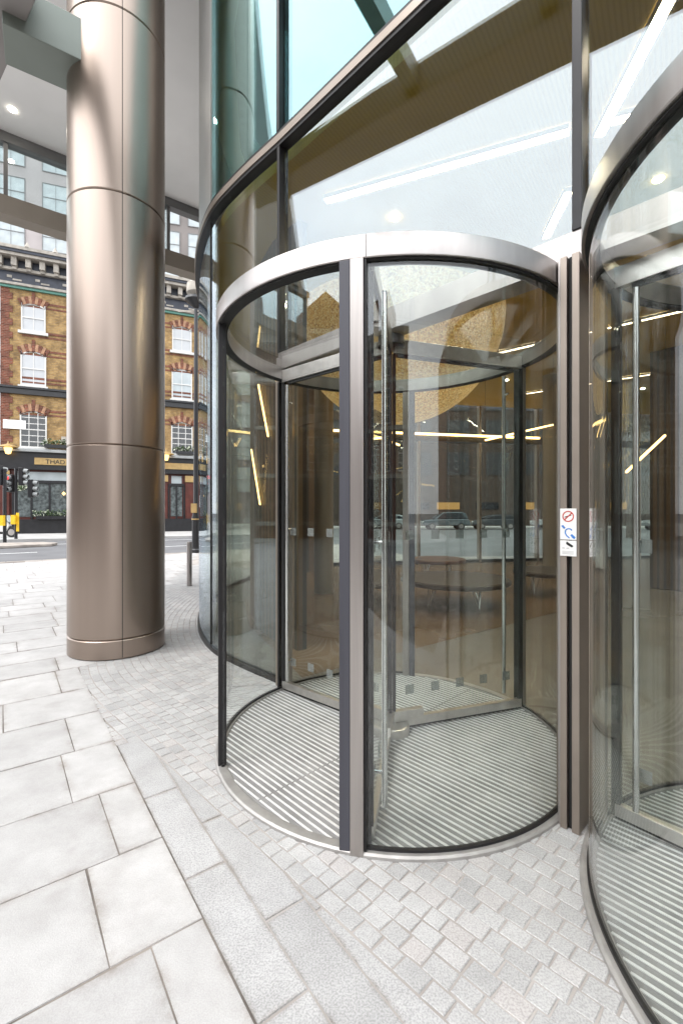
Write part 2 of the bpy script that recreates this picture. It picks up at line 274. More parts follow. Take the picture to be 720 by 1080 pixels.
# ------------------------------------------------------------------ mesh helpers
class MB:
    def __init__(s, edge=False):
        s.bm = bmesh.new(); s.mi = 0
        if edge: s.bm.verts.layers.float.new('edge')
    def quad(s, *pts):
        f = s.bm.faces.new([s.bm.verts.new(p) for p in pts]); f.material_index = s.mi; return f
    def box(s, c, size, rz=0.0, M4=None):
        x, y, z = (v / 2 for v in size)
        m = M4 or (Matrix.Translation(c) @ Matrix.Rotation(rz, 4, 'Z'))
        vs = [s.bm.verts.new(m @ Vector(p)) for p in ((-x,-y,-z),(x,-y,-z),(x,y,-z),(-x,y,-z),(-x,-y,z),(x,-y,z),(x,y,z),(-x,y,z))]
        for f in ((3,2,1,0),(4,5,6,7),(0,1,5,4),(1,2,6,5),(2,3,7,6),(3,0,4,7)):
            s.bm.faces.new([vs[i] for i in f]).material_index = s.mi
        return s
    def bar(s, a, b, w, d, up=(0, 0, 1)):
        """rectangular bar from a to b: w across, d along 'up'"""
        a = Vector(a); b = Vector(b); t = b - a; L = t.length; t.normalize(); u = Vector(up)
        if abs(t.dot(u)) > 0.99: u = Vector((1, 0, 0))
        n = t.cross(u).normalized(); u = n.cross(t).normalized()
        m = Matrix(((t.x, n.x, u.x, (a.x+b.x)/2), (t.y, n.y, u.y, (a.y+b.y)/2), (t.z, n.z, u.z, (a.z+b.z)/2), (0, 0, 0, 1)))
        return s.box(None, (L, w, d), M4=m)
    def prism(s, poly, z0, z1):
        if sum((poly[i][0]*poly[(i+1) % len(poly)][1]-poly[(i+1) % len(poly)][0]*poly[i][1]) for i in range(len(poly))) < 0: poly = poly[::-1]
        b = [s.bm.verts.new((x, y, z0)) for x, y in poly]; t = [s.bm.verts.new((x, y, z1)) for x, y in poly]
        n = len(poly)
        s.bm.faces.new(t).material_index = s.mi; s.bm.faces.new(b[::-1]).material_index = s.mi
        for i in range(n): s.bm.faces.new((b[i], b[(i+1) % n], t[(i+1) % n], t[i])).material_index = s.mi
        return s
    def extr(s, pts3, off):
        """extrude a planar 3D polygon by a vector"""
        off = Vector(off)
        a = [s.bm.verts.new(p) for p in pts3]; b = [s.bm.verts.new(Vector(p) + off) for p in pts3]; n = len(a)
        s.bm.faces.new(a[::-1]).material_index = s.mi; s.bm.faces.new(b).material_index = s.mi
        for i in range(n): s.bm.faces.new((a[i], a[(i+1) % n], b[(i+1) % n], b[i])).material_index = s.mi
        return s
    def tube(s, a, b, r, r2=None, n=12, caps=True):
        a = Vector(a); b = Vector(b); r2 = r if r2 is None else r2
        t = (b - a).normalized(); u = Vector((0, 0, 1)) if abs(t.z) < 0.95 else Vector((1, 0, 0))
        p = t.cross(u).normalized(); q = t.cross(p)
        A = [s.bm.verts.new(a + (p*math.cos(k*2*PI/n) + q*math.sin(k*2*PI/n))*r) for k in range(n)]
        B = [s.bm.verts.new(b + (p*math.cos(k*2*PI/n) + q*math.sin(k*2*PI/n))*r2) for k in range(n)]
        for i in range(n):
            f = s.bm.faces.new((A[i], B[i], B[(i+1) % n], A[(i+1) % n])); f.smooth = True; f.material_index = s.mi
        if caps:
            s.bm.faces.new(A).material_index = s.mi; s.bm.faces.new(B[::-1]).material_index = s.mi
        return s
    def lathe(s, prof, c=(0, 0), n=48, z=0.0):
        rings = []
        for r, h in prof:
            rings.append([s.bm.verts.new((c[0]+max(r, 1e-4)*math.cos(k*2*PI/n), c[1]+max(r, 1e-4)*math.sin(k*2*PI/n), z+h)) for k in range(n)])
        for A, B in zip(rings, rings[1:]):
            for i in range(n):
                f = s.bm.faces.new((A[i], A[(i+1) % n], B[(i+1) % n], B[i])); f.smooth = True; f.material_index = s.mi
        return s
    def wall(s, pts, z0, z1, th, closed=False, smooth=True):
        """vertical sheet of thickness th along a plan polyline (offset to its left)"""
        n = len(pts); off = []
        for i in range(n):
            p0 = pts[i-1] if (i or closed) else pts[i]; p1 = pts[(i+1) % n] if (i < n-1 or closed) else pts[i]
            t = Vector((p1[0]-p0[0], p1[1]-p0[1])).normalized(); off.append((pts[i][0]-t.y*th, pts[i][1]+t.x*th))
        def ring(P, z): return [s.bm.verts.new((x, y, z)) for x, y in P]
        a0, a1, b0, b1 = ring(pts, z0), ring(pts, z1), ring(off, z0), ring(off, z1)
        for i in range(n if closed else n-1):
            j = (i+1) % n
            for q in ((a0[i], a0[j], a1[j], a1[i]), (b0[j], b0[i], b1[i], b1[j])):
                f = s.bm.faces.new(q); f.smooth = smooth; f.material_index = s.mi
            s.bm.faces.new((a1[i], a1[j], b1[j], b1[i])).material_index = s.mi
            s.bm.faces.new((a0[j], a0[i], b0[i], b0[j])).material_index = s.mi
        if not closed:
            for i in (0, n-1): s.bm.faces.new((a0[i], a1[i], b1[i], b0[i])).material_index = s.mi
        return s
    def block(s, pts, top, lip=0.004, drop=0.008, ring=0):
        """a paving block: top face with chamfered edges"""
        c = sum((Vector(p) for p in pts), Vector((0, 0))) / len(pts)
        T = []; B = []
        for p in pts:
            p = Vector(p); d = (c - p).normalized()
            tz = top + (p.x-c.x)*s.tx + (p.y-c.y)*s.ty
            T.append(s.bm.verts.new((p.x + d.x*lip, p.y + d.y*lip, tz))); B.append(s.bm.verts.new((p.x, p.y, top - drop)))
        n = len(T)
        if ring:
            lay = s.bm.verts.layers.float.get('edge'); I = []
            for v, p in zip(T, pts):
                p = Vector(p); d = c - p
                I.append(s.bm.verts.new((p.x + math.copysign(min(abs(d.x), 1), d.x)*0, p.y, v.co.z)))
            k = [Vector((v.co.x, v.co.y)) for v in T]
            for i in range(n):      # inset along both adjoining edges
                e1 = (k[(i+1) % n]-k[i]).normalized(); e0 = (k[i-1]-k[i]).normalized(); w = k[i] + (e1+e0)*ring
                I[i].co = (w.x, w.y, T[i].co.z)
            for v in T+B: v[lay] = 1.0
            s.bm.faces.new(I)
            for i in range(n): s.bm.faces.new((T[i], T[(i+1) % n], I[(i+1) % n], I[i]))
        else: s.bm.faces.new(T)
        for i in range(n): s.bm.faces.new((B[i], B[(i+1) % n], T[(i+1) % n], T[i]))
        return s
    tx = ty = 0.0
    def build(s, name, mats, parent=None, bevel=0.0, fix=True):
        if fix: bmesh.ops.recalc_face_normals(s.bm, faces=s.bm.faces)
        if parent is not None:
            l = world_loc(parent)
            bmesh.ops.translate(s.bm, verts=s.bm.verts, vec=-l)
        me = bpy.data.meshes.new(name); s.bm.to_mesh(me); s.bm.free()
        if any(p.use_smooth for p in me.polygons): me.set_sharp_from_angle(angle=R_(28))
        for m in (mats if isinstance(mats, (list, tuple)) else [mats]): me.materials.append(m)
        o = bpy.data.objects.new(name, me); C.objects.link(o)
        if parent is not None: o.parent = parent
        if bevel:
            b = o.modifiers.new('edge', 'BEVEL'); b.width = bevel; b.segments = 2; b.limit_method = 'ANGLE'; b.angle_limit = R_(50)
            b.harden_normals = False
        return o

def world_loc(o):
    l = Vector((0, 0, 0))
    while o is not None: l = l + o.location; o = o.parent
    return l

def tag(o, label=None, cat=None, group=None, kind=None):
    if label: o['label'] = label
    if cat: o['category'] = cat
    if group: o['group'] = group
    if kind: o['kind'] = kind
    return o

def thing(name, label, cat, loc=(0, 0, 0), group=None):
    o = bpy.data.objects.new(name, None); C.objects.link(o); o.location = loc; o.empty_display_size = 0.2
    return tag(o, label, cat, group)

def copy_tree(o, parent=None):
    c = o.copy(); C.objects.link(c); c.parent = parent
    for ch in list(o.children): copy_tree(ch, c)
    return c

def arc(cx, cy, r, a0, a1, n=40):
    return [(cx + r*math.cos(R_(a0 + (a1-a0)*k/n)), cy + r*math.sin(R_(a0 + (a1-a0)*k/n))) for k in range(n+1)]

# ------------------------------------------------------------------ camera (1.6 m eye height, 16 mm wide angle, level)
EYE = 1.6; F = 480.0
cam = bpy.data.cameras.new('camera'); co = bpy.data.objects.new('camera', cam); C.objects.link(co)
co.location = (0, 0, EYE); co.rotation_euler = (R_(90), 0, 0)
cam.sensor_fit = 'HORIZONTAL'; cam.sensor_width = 24; cam.lens = 16; cam.clip_end = 2000; cam.clip_start = 0.05
sc.camera = co

# ------------------------------------------------------------------ plan
D1 = Vector((0.8, 0.6)); D2 = Vector((-0.6, 0.8))          # paving grid directions
CH = Vector((-0.7002, 0.7139))                              # along the entrance front
NO = Vector((-0.7139, -0.7002))                             # outwards from the entrance front
C1 = Vector((0.354, 3.302)); C2 = Vector((2.152, 1.469))    # centres of the two revolving doors
RD = 1.2
EP = C1 + CH*1.285; MP = (C1 + C2)/2; QP = C2 - CH*1.285

def catmull(P, n=14):
    out = []
    for i in range(len(P)-1):
        p0 = Vector(P[max(i-1, 0)]); p1 = Vector(P[i]); p2 = Vector(P[i+1]); p3 = Vector(P[min(i+2, len(P)-1)])
        for k in range(n):
            t = k/n
            out.append(0.5*((2*p1) + (p2-p0)*t + (2*p0-5*p1+4*p2-p3)*t*t + (3*p1-p0-3*p2+p3)*t**3))
    out.append(Vector(P[-1])); return out
left_ctrl = [EP, (-1.06, 4.73), (-1.467, 5.218), (-1.822, 5.912), (-2.1, 6.72), (-2.275, 7.5), (-2.38, 8.4), (-2.4, 9.6), (-2.2, 11.0), (-1.75, 12.4), (-0.9, 13.6)]
LEFT = catmull([EP + (EP-Vector((-1.06, 4.73)))] + left_ctrl)[14:]
RIGHT = [Vector(p) for p in ((5.2, -1.45), (4.1, -0.48))] + [QP]
FAC = [QP + (Vector(EP)-QP)*k/24 for k in range(24)] + LEFT   # right to left, the whole front
S = [0.0]
for a, b in zip(FAC, FAC[1:]): S.append(S[-1] + (b-a).length)
def fac(s):
    if s <= 0: return FAC[0] + (FAC[1]-FAC[0]).normalized()*s, (FAC[1]-FAC[0]).normalized()
    for i in range(len(S)-1):
        if s <= S[i+1]:
            t = (FAC[i+1]-FAC[i]).normalized(); t2 = (FAC[min(i+2, len(FAC)-1)]-FAC[max(i-1, 0)]).normalized()
            return FAC[i] + t*(s-S[i]), t2
    return FAC[-1], (FAC[-1]-FAC[-2]).normalized()
def pq(v): return v.dot(D1), v.dot(D2)
def front_t(v): return (v - C1).dot(NO)

# ------------------------------------------------------------------ ground, roads, paving
g = MB(); g.quad((-400, -400, -0.14), (400, -400, -0.14), (400, 400, -0.14), (-400, 400, -0.14))
tag(g.build('road', M['asphalt']), kind='structure')
# near pavement: bounded by the kerb along the road to the public house
kb = Vector((-9.4, 15.5))
k0 = kb - D1*26; k1 = kb + D1*13
pv = MB(); pv.prism([(-18, -9), (14, -9), (14, 17.2), (2.5, 16.2), (k1.x, k1.y), (k0.x, k0.y)], -0.139, -0.0042)
tag(pv.build('pavement', M['bedding']), kind='structure')
kr = MB()
n_k = 40
for i in range(n_k):
    a = k0 + (k1-k0)*i/n_k; b = k0 + (k1-k0)*(i+1)/n_k - D1*0.012
    kr.bar((a.x+0.08*D2.x, a.y+0.08*D2.y, -0.07), (b.x+0.08*D2.x, b.y+0.08*D2.y, -0.07), 0.155, 0.145)
tag(kr.build('kerb', M['kerb'], bevel=0.015), kind='structure')
# opposite pavement in front of the public house, and the one behind the lobby
op = MB(); op.prism([(-60, 11), (-17.1, 27.4), (-11.6, 30.0), (-4, 33.5), (-4, 80), (-60, 80)], -0.138, 0.0)
tag(op.build('pavement', M['concrete']), kind='structure')
fp = MB(); fp.prism([(-3.6, 47.5), (60, 47.5), (60, 80), (-3.6, 80)], -0.137, 0.0); tag(fp.build('pavement', M['concrete']), kind='structure')
bp_ = MB(); bp_.prism([(-70, -60), (-20.5, -60), (-20.5, 13), (-70, 11)], -0.136, 0.0); bp_.prism([(-20.4, -60), (60, -60), (60, -19), (-20.4, -19)], -0.136, 0.0)
tag(bp_.build('pavement', M['concrete']), kind='structure')
# road markings
rm = MB()
for i in range(9):
    a = kb + D2*5.5 + D1*(-16+i*3.4); b = a + D1*1.9
    rm.bar((a.x, a.y, -0.134), (b.x, b.y, -0.134), 0.12, 0.006)
a = kb + D2*0.9 - D1*20; b = kb + D2*0.9 + D1*10; rm.bar((a.x, a.y, -0.134), (b.x, b.y, -0.134), 0.1, 0.006)
a = kb + D2*10.8 - D1*14; b = kb + D2*10.8 + D1*8; rm.bar((a.x, a.y, -0.134), (b.x, b.y, -0.134), 0.1, 0.006)
tag(rm.build('road_markings', M['paint']), kind='structure')

# pale slabs laid in courses
sl = MB(True); jw = 0.0045
rows = [-1.5, -0.92, -0.33, 0.17, 0.66, 1.2, 1.761, 2.319, 2.889, 3.5]
while rows[-1] < 24: rows.append(rows[-1] + random.choice((0.5, 0.6, 0.6, 0.68)))
first = {1.2: 0.445, 1.761: 0.309, 2.319: 0.448, 2.889: 0.32, 3.5: 0.40}
kp = (kb - D2*0.0).dot(D2)
for q0, q1 in zip(rows, rows[1:]):
    if q1 > kp - 0.02: break
    pb_ = 0.64 + max(0.0, q1 - 5.5)*0.45
    w0 = first.get(q0, pb_ - random.choice((0.2, 0.33, 0.62)))
    ps = [pb_, w0]
    while ps[-1] > -17: ps.append(ps[-1] - random.choice((0.62, 0.75, 0.9, 0.9, 1.05)))
    for p1, p0 in zip(ps, ps[1:]):
        if p1 - p0 < 0.05: continue
        quad = []
        for p, q in ((p0+jw/2, q0+jw/2), (p1-jw/2, q0+jw/2), (p1-jw/2, q1-jw/2), (p0+jw/2, q1-jw/2)):
            v = D1*p + D2*q; quad.append((v.x + random.uniform(-.0025, .0025), v.y + random.uniform(-.0025, .0025)))
        sl.tx = random.uniform(-.003, .003); sl.ty = random.uniform(-.003, .003)
        sl.block(quad, random.uniform(-.0015, .0012), 0.0035, 0.007, 0.05)
tag(sl.build('slab_paving', M['slab']), kind='structure')
# slabs beyond the corner of the building, past the setts
# granite strips
gs = MB(True); gs.tx = gs.ty = 0
for i, (p0, p1) in enumerate(((0.64, 0.828), (0.828, 1.01), (1.01, 1.20), (1.20, 1.39), (1.39, 1.58), (1.58, 1.77))):
    q = -2.6 + 0.31*i + (0.48 if i == 1 else 0) + (0.31 if i == 0 else 0)
    q = {0: 1.287-0.70*5, 1: 0.9-0.7*5}.get(i, q)
    while q < 3.4:
        q2 = q + 0.70
        if q2 > 2.9: q2 = 3.42
        quad = [D1*p + D2*qq for p, qq in ((p0+.004, q+.004), (p1-.004, q+.004), (p1-.004, q2-.004), (p0+.004, q2-.004))]
        gs.block([(v.x, v.y) for v in quad], random.uniform(-.001, .001), 0.003, 0.006, 0.02); q = q2
cut = C1 + NO*1.334
bmesh.ops.bisect_plane(gs.bm, geom=gs.bm.verts[:]+gs.bm.edges[:]+gs.bm.faces[:], plane_co=(cut.x, cut.y, 0), plane_no=(-NO.x, -NO.y, 0), clear_outer=True)
tag(gs.build('granite_strip_paving', M['granite']), kind='structure')
# granite setts in courses that follow the curved front
st = MB()
smax = S[-1] - 1.5
course = 0.080
for k in range(0, 40):
    t0 = k*course - 0.03; t1 = t0 + course - 0.007
    s = -2.6 + random.uniform(0, .1) + (k % 2)*0.06
    while s < smax:
        w = random.uniform(0.078, 0.118); s2 = s + w
        pa, ta = fac(s); pb, tb = fac(s2-0.007)
        na = Vector((-ta.y, ta.x)); nb = Vector((-tb.y, tb.x))
        if na.dot(NO) < 0 and s < 6: na, nb = -na, -nb
        if na.x > 0.2: na, nb = -na, -nb
        mid = pa*0.5 + pb*0.5 + na*(t0+t1)/2
        p, q = pq(mid); lim = 0.655 + max(0.0, q - 5.2)*0.45; ok = p > lim - 0.075; low = p < lim + 0.045
        if q < 3.4 and front_t(mid) > 1.31: ok = False
        if (mid-C1).length < 1.17 or (mid-C2).length < 1.17: ok = False
        if mid.dot(D2) > kp - 0.15: ok = False
        if ok:
            j = lambda: random.uniform(-.003, .003)
            quad = [(v.x+j(), v.y+j()) for v in (pa+na*t0, pa+na*t1, pb+nb*t1, pb+nb*t0)][::-1]
            st.tx = random.uniform(-.006, .006); st.ty = random.uniform(-.006, .006)
            st.block(quad, -0.0034 if low else random.uniform(-.0012, .0006), 0.004, 0.0032)
        s = s2
tag(st.build('sett_paving', M['sett']), kind='structure')

# ------------------------------------------------------------------ revolving door
TOP = 2.89
def make_door(loc, label):
    root = thing('revolving_door', label, 'revolving door', (loc.x, loc.y, 0), 'revolving doors of the entrance')
    cx, cy = loc.x, loc.y
    # floor: frame ring, fibre bed, bars
    m = MB(); m.lathe([(1.165, 0.002), (1.165, 0.017), (1.178, 0.020), (1.216, 0.020), (1.226, 0.012), (1.228, -0.004)], (cx, cy), 96); m.build('floor_ring', M['ringsteel'], root)
    m = MB(); m.lathe([(0.0, 0.008), (1.166, 0.008), (1.166, -0.006)], (cx, cy), 96)
    fm = m.build('floor_mat', M['matfibre'], root)
    m = MB(); pitch = 0.040; k = -29
    while k <= 29:
        o = k*pitch + 0.01
        if abs(o) < 1.15:
            L = math.sqrt(1.160**2 - o*o)
            for a, b in ((-L, -0.006), (0.006, L)):
                if b - a > 0.02:
                    # seam across the middle of the mat
                    pa = Vector((cx, cy)) + NO*o + CH*a; pb = Vector((cx, cy)) + NO*o + CH*b
                    m.bar((pa.x, pa.y, 0.0095), (pb.x, pb.y, 0.0088), 0.0105, 0.006)
        k += 1
    m.build('mat_bars', M['matbar'], fm)
    # header ring
    m = MB(); m.lathe([(1.150, 2.782), (1.150, TOP), (1.218, TOP), (1.220, TOP-0.004), (1.220, 2.784), (1.216, 2.780), (1.150, 2.780)], (cx, cy), 128); hr = m.build('header_ring', M['steel'], root)
    m = MB(); m.lathe([(1.146, 2.772), (1.146, 2.779), (1.205, 2.779), (1.205, 2.772), (1.146, 2.772)], (cx, cy), 128); m.build('ring_gasket', M['seam'], hr)
    m = MB()
    for a in (255.0, 204.0, 330.0):
        q = (cx+1.2202*math.cos(R_(a)), cy+1.2202*math.sin(R_(a)))
    m.bar((cx+1.2207*math.cos(R_(258.6)), cy+1.2207*math.sin(R_(258.6)), 2.783), (cx+1.2207*math.cos(R_(258.6)), cy+1.2207*math.sin(R_(258.6)), TOP-0.003), 0.0025, 0.0025); m.build('ring_joint', M['seam'], hr)
    # roof of clear glass with a steel hub
    m = MB(); m.lathe([(0.0, 2.868), (1.149, 2.868), (1.149, 2.880), (0.0, 2.880)], (cx, cy), 96); m.build('glass_roof', M['g_drum'], root)
    # curved side glass
    for a0, a1 in ((204.0, 76.5), (-103.0, 21.5)):
        lo, hi = min(a0, a1), max(a0, a1)
        m = MB(); m.wall(arc(cx, cy, 1.192, lo, hi, 56), 0.021, 2.772, 0.012); cg = m.build('curved_glass', M['g_drum'], root)
        m = MB(); m.wall(arc(cx, cy, 1.198, lo, hi, 56), 0.0205, 0.033, 0.02); m.build('glass_channel', M['dark'], cg)
    # posts
    def post(a, wid, mat, off=0.0, dep=0.075, name='end_post', par=None, r=1.19, z0=0.0, z1=2.779):
        ang = R_(a); c = Vector((cx + r*math.cos(ang), cy + r*math.sin(ang))); tg = Vector((-math.sin(ang), math.cos(ang)))
        c = c + tg*off
        mm = MB(); mm.box((c.x, c.y, (z0+z1)/2), (wid, dep, z1-z0), ang + PI/2)
        return mm.build(name, mat, par or root, bevel=0.004)
    p = post(256.6, 0.064, M['steel_v'])
    post(256.6, 0.052, M['rubber'], off=-0.059, dep=0.062, name='rubber_edge', par=p)
    post(256.6, 0.012, M['dark'], off=0.0385, dep=0.05, name='glazing_bead', par=p)
    p = post(202.6, 0.022, M['dark'], dep=0.05)
    post(202.6, 0.012, M['steel_v'], off=-0.0175, dep=0.035, name='glazing_bead', par=p)
    p = post(76.4, 0.062, M['steel_v']); post(76.4, 0.05, M['rubber'], off=-0.057, dep=0.062, name='rubber_edge', par=p)
    p = post(22.0, 0.05, M['dark'], dep=0.06); post(22.0, 0.03, M['steel_v'], off=-0.041, dep=0.05, name='rubber_edge', par=p)
    post(134.4, 0.05, M['bronze_dull'], dep=0.06, name='side_post', r=1.200); post(-45.6, 0.05, M['bronze_dull'], dep=0.06, name='side_post', r=1.200)
    # pivot at floor
    m = MB(); m.lathe([(0.0, 0.075), (0.125, 0.075), (0.135, 0.068), (0.138, 0.012), (0.138, 0.009)], (cx, cy), 40); pv_ = m.build('pivot', M['leafsteel'], root)
    m = MB()
    for a in (259, 19, 139):
        ang = R_(a); m.bar((cx+0.02*math.cos(ang), cy+0.02*math.sin(ang), 0.115), (cx+0.26*math.cos(ang), cy+0.26*math.sin(ang), 0.115), 0.052, 0.075)
    m.build('leaf_clamp', M['leafsteel'], pv_, bevel=0.004)
    m = MB(); m.lathe([(0.0, 2.80), (0.10, 2.80), (0.10, 2.866), (0.0, 2.866)], (cx, cy), 32); m.build('top_pivot', M['dark'], root)
    # three leaves: each leaf's origin is the pivot, so it can turn
    for a in (259, 19, 139):
        ang = R_(a); dr = Vector((math.cos(ang), math.sin(ang))); tn = Vector((-dr.y, dr.x))
        P = lambda r, t, z: (cx + dr.x*r + tn.x*t, cy + dr.y*r + tn.y*t, z)
        m = MB()
        m.bar(P(0.03, 0, 0.066), P(1.15, 0, 0.066), 0.042, 0.062)          # bottom rail
        m.bar(P(0.03, 0, 2.805), P(1.15, 0, 2.805), 0.046, 0.105)          # top rail
        lf = m.build('door_leaf', M['leafsteel'], root, bevel=0.003)
        m = MB(); m.bar(P(1.138, 0, 0.098), P(1.138, 0, 2.752), 0.034, 0.022, (dr.x, dr.y, 0)); m.bar(P(1.161, 0, 0.03), P(1.161, 0, 2.76), 0.018, 0.018, (dr.x, dr.y, 0))
        m.bar(P(0.08, 0, 0.026), P(1.15, 0, 0.026), 0.014, 0.018); m.build('brush_seal', M['dark'], lf)
        m = MB(); m.bar(P(0.03, 0, 0.0975), P(0.03, 0, 2.752), 0.03, 0.014, (dr.x, dr.y, 0)); m.build('inner_stile', M['dark'], lf)
        m = MB(); m.bar(P(0.04, 0, 1.425), P(1.126, 0, 1.425), 0.011, 2.654); m.build('leaf_glass', M['g_leaf'], lf)
        m = MB(); m.bar(P(1.075, 0, 2.7515-0.012), P(0.05, 0, 2.7515-0.012), 0.02, 0.02); m.build('glazing_bead', M['seam'], lf)
        hb = MB(); hb.tube(P(1.04, 0.06, 0.13), P(1.04, 0.06, 2.70), 0.0155, n=14)
        for z in (0.30, 1.45, 2.55): hb.tube(P(1.04, 0.0058, z), P(1.04, 0.06, z), 0.009, n=8)
        hb.build('pull_handle', M['bright'], lf)
        for z in (1.43, 0.29):
            for q in range(5):
                r = 0.16 + q*0.215
                m = MB(); m.bar(P(r-0.034, 0.0075, z), P(r+0.034, 0.0075, z), 0.002, 0.068); m.build('glass_marker', M['frost'], lf)
    return root
door = make_door(C1, 'revolving door with black edged open throat, whole drum in view beside the round column')
door2 = copy_tree(door); door2.location = (C2.x, C2.y, 0); door2.rotation_euler.z = R_(-1.0)
door2['label'] = 'revolving door cut off by the frame, right beside the small warning signs'
for ch in door2.children:
    if ch.name.startswith('door_leaf') or ch.name.startswith('pivot'):
        ch.rotation_euler.z = R_(-8.5)

# ------------------------------------------------------------------ glass front of the building
front = thing('glass_facade', 'curved glass front with dark mullions above the revolving doors', 'glass facade', (EP.x, EP.y, 0))
def along(s0, s1, n=None):
    n = n or max(2, int((s1-s0)/0.09)); return [tuple(fac(s0+(s1-s0)*k/n)[0]) for k in range(n+1)]
sE = min(range(len(FAC)), key=lambda i: (FAC[i]-EP).length); sE = S[sE]
sM = (QP-MP).length
T0, T1 = 2.895, 3.06; B0, B1 = 5.0, 5.10; H = 8.8
# mullion stations going left from the doors
st_left = [sE, sE+1.45, sE+3.3, sE+5.4, sE+7.5, sE+9.6]
for a, b in zip(st_left, st_left[1:]):
    m = MB(); m.wall(along(a+0.03, b-0.03), 0.05, B0, -0.02); m.build('glass_pane', M['g_facade'], front)
    m = MB(); m.wall(along(a+0.03, b-0.03), B1, H, -0.02 if a < sE+1 else -0.05); m.build('glass_pane' if a < sE+1 else 'cladding_panel', M['g_upper' if a < sE+1 else 'clad'], front)
for a, b in ((-0.0, sM), (sM, sE)):
    m = MB(); m.wall(along(a+0.035, b-0.035), T1, B0, -0.02); m.build('glass_pane', M['g_facade'], front)
    m = MB(); m.wall(along(a+0.035, b-0.035), B1, H, -0.02); m.build('glass_pane', M['g_upper'], front)
rr = [tuple(RIGHT[0]), tuple(RIGHT[1]), tuple(RIGHT[2])]
m = MB(); m.wall(rr, 0.05, B0, -0.02, smooth=False); m.build('glass_pane', M['g_facade'], front)
m = MB(); m.wall(rr, B1, H, -0.02, smooth=False); m.build('glass_pane', M['g_upper'], front)
whole = rr[:-1] + along(0, st_left[-1])
def offs(P, d):
    out = []
    for i in range(len(P)):
        a = P[max(i-1, 0)]; b = P[min(i+1, len(P)-1)]; t = Vector((b[0]-a[0], b[1]-a[1])).normalized()
        out.append((P[i][0]-t.y*d, P[i][1]+t.x*d))
    return out
m = MB(); m.wall(offs(whole, 0.06), B0+0.004, B1-0.03, -0.13); tb = m.build('transom', M['bronze_dull'], front)
m = MB(); m.wall(offs(whole, 0.055), B1-0.029, B1, -0.11); m.wall(offs(whole, 0.05), B0-0.03, B0+0.003, -0.10); m.build('transom_cap', M['dark'], tb)
m = MB(); m.wall(offs(along(0, sE), 0.07), T0, T1-0.05, -0.16); td = m.build('door_transom', M['steel'], front)
m = MB(); m.wall(offs(along(0, sE), 0.05), T1-0.049, T1, -0.13); m.build('transom_cap', M['steel'], td)
m = MB(); m.wall(offs(along(sE+0.03, st_left[-1]), 0.02), -0.004, 0.05, -0.06); m.build('base_rail', M['dark'], front)
for s in [0.0, sM] + st_left:
    p, t = fac(s); a = math.atan2(t.y, t.x)
    if s > sE + 0.1:
        q = p + Vector((-t.y, t.x))*(-0.004)
        m = MB(); m.box((q.x, q.y, 2.51), (0.014, 0.03, 4.9), a); m.build('glazing_joint', M['seam'], front); continue
    for z0, z1 in ((T1 if s in (0.0, sM) else 0.0, B0-0.031), (B1+0.001, H)):
        if s == sE and z0 == 0.0:
            m = MB(); m.box((p.x, p.y, (z0+z1)/2), (0.055, 0.12, 2.95), a) if False else m.box((p.x, p.y, 1.44), (0.055, 0.12, 2.88), a); mu = m.build('mullion', M['bronze_dull'], front, bevel=0.003)
            q = p + Vector((-t.y, t.x))*0.02 - t*0.040
            m = MB(); m.box((q.x, q.y, 1.39), (0.022, 0.12, 2.78), a); m.build('gasket', M['dark'], mu)
            m = MB(); m.box((p.x, p.y, (T1+B0)/2-0.015), (0.036, 0.1, B0-T1-0.035), a); m.build('mullion', M['dark'], front)
            continue
        thick = 0.048 if s == sM else 0.04
        m = MB(); m.box((p.x, p.y, (z0+z1)/2), (thick, 0.12, z1-z0), a); m.build('mullion', M['dark'], front, bevel=0.003)
# pier between the two doors: two bronze uprights with a dark gap
pier = thing('door_pier', 'slim bronze pier with a dark vertical slot between the two revolving doors', 'pier', (MP.x, MP.y, 0))
pa = math.atan2(CH.y, CH.x)
base = MP + NO*0.085
for k, (o, w, d, mt, nm) in enumerate(((0.058, 0.016, 0.10, 'steel_v', 'side_strip'), (0.0315, 0.032, 0.14, 'bronze_dull', 'upright'), (0.004, 0.020, 0.09, 'seam', 'dark_slot'), (-0.026, 0.036, 0.14, 'bronze_dull', 'upright'))):
    c = base + CH*o
    m = MB(); m.box((c.x, c.y, TOP/2), (w, d, TOP), pa); m.build(nm, M[mt], pier, bevel=0.003)
# three little square signs on the pier
def sign(name, label, zc, art):
    c = base + NO*0.0735 - CH*(-0.006); root = thing(name, label, 'sign', (c.x, c.y, zc), 'small square notices on the bronze pier')
    X = -CH; Nn = NO                                             # to the reader's right / towards the reader
    P = lambda u, v, d=0.0: (c.x + X.x*u + Nn.x*d, c.y + X.y*u + Nn.y*d, zc + v)
    def poly(pts, d0, d1): 
        mm = MB(); mm.extr([P(u, v, d0) for u, v in pts], (Nn.x*(d1-d0), Nn.y*(d1-d0), 0)); return mm
    s = 0.039
    poly([(-s, -s), (s, -s), (s, s), (-s, s)], 0.0, 0.004).build('plate', M['sign_white'], root, bevel=0.001)
    art(root, P, poly)
    return root
def circ(r, n=28, cx=0, cy=0): return [(cx+r*math.cos(k*2*PI/n), cy+r*math.sin(k*2*PI/n)) for k in range(n)]
def ringmesh(P, r0, r1, d0, d1, n=32):
    mm = MB()
    for k in range(n):
        a, b = k*2*PI/n, (k+1)*2*PI/n
        mm.extr([P(r0*math.cos(a), r0*math.sin(a), d0), P(r1*math.cos(a), r1*math.sin(a), d0), P(r1*math.cos(b), r1*math.sin(b), d0), P(r0*math.cos(b), r0*math.sin(b), d0)], Vector(P(0, 0, d1)) - Vector(P(0, 0, d0)))
    return mm
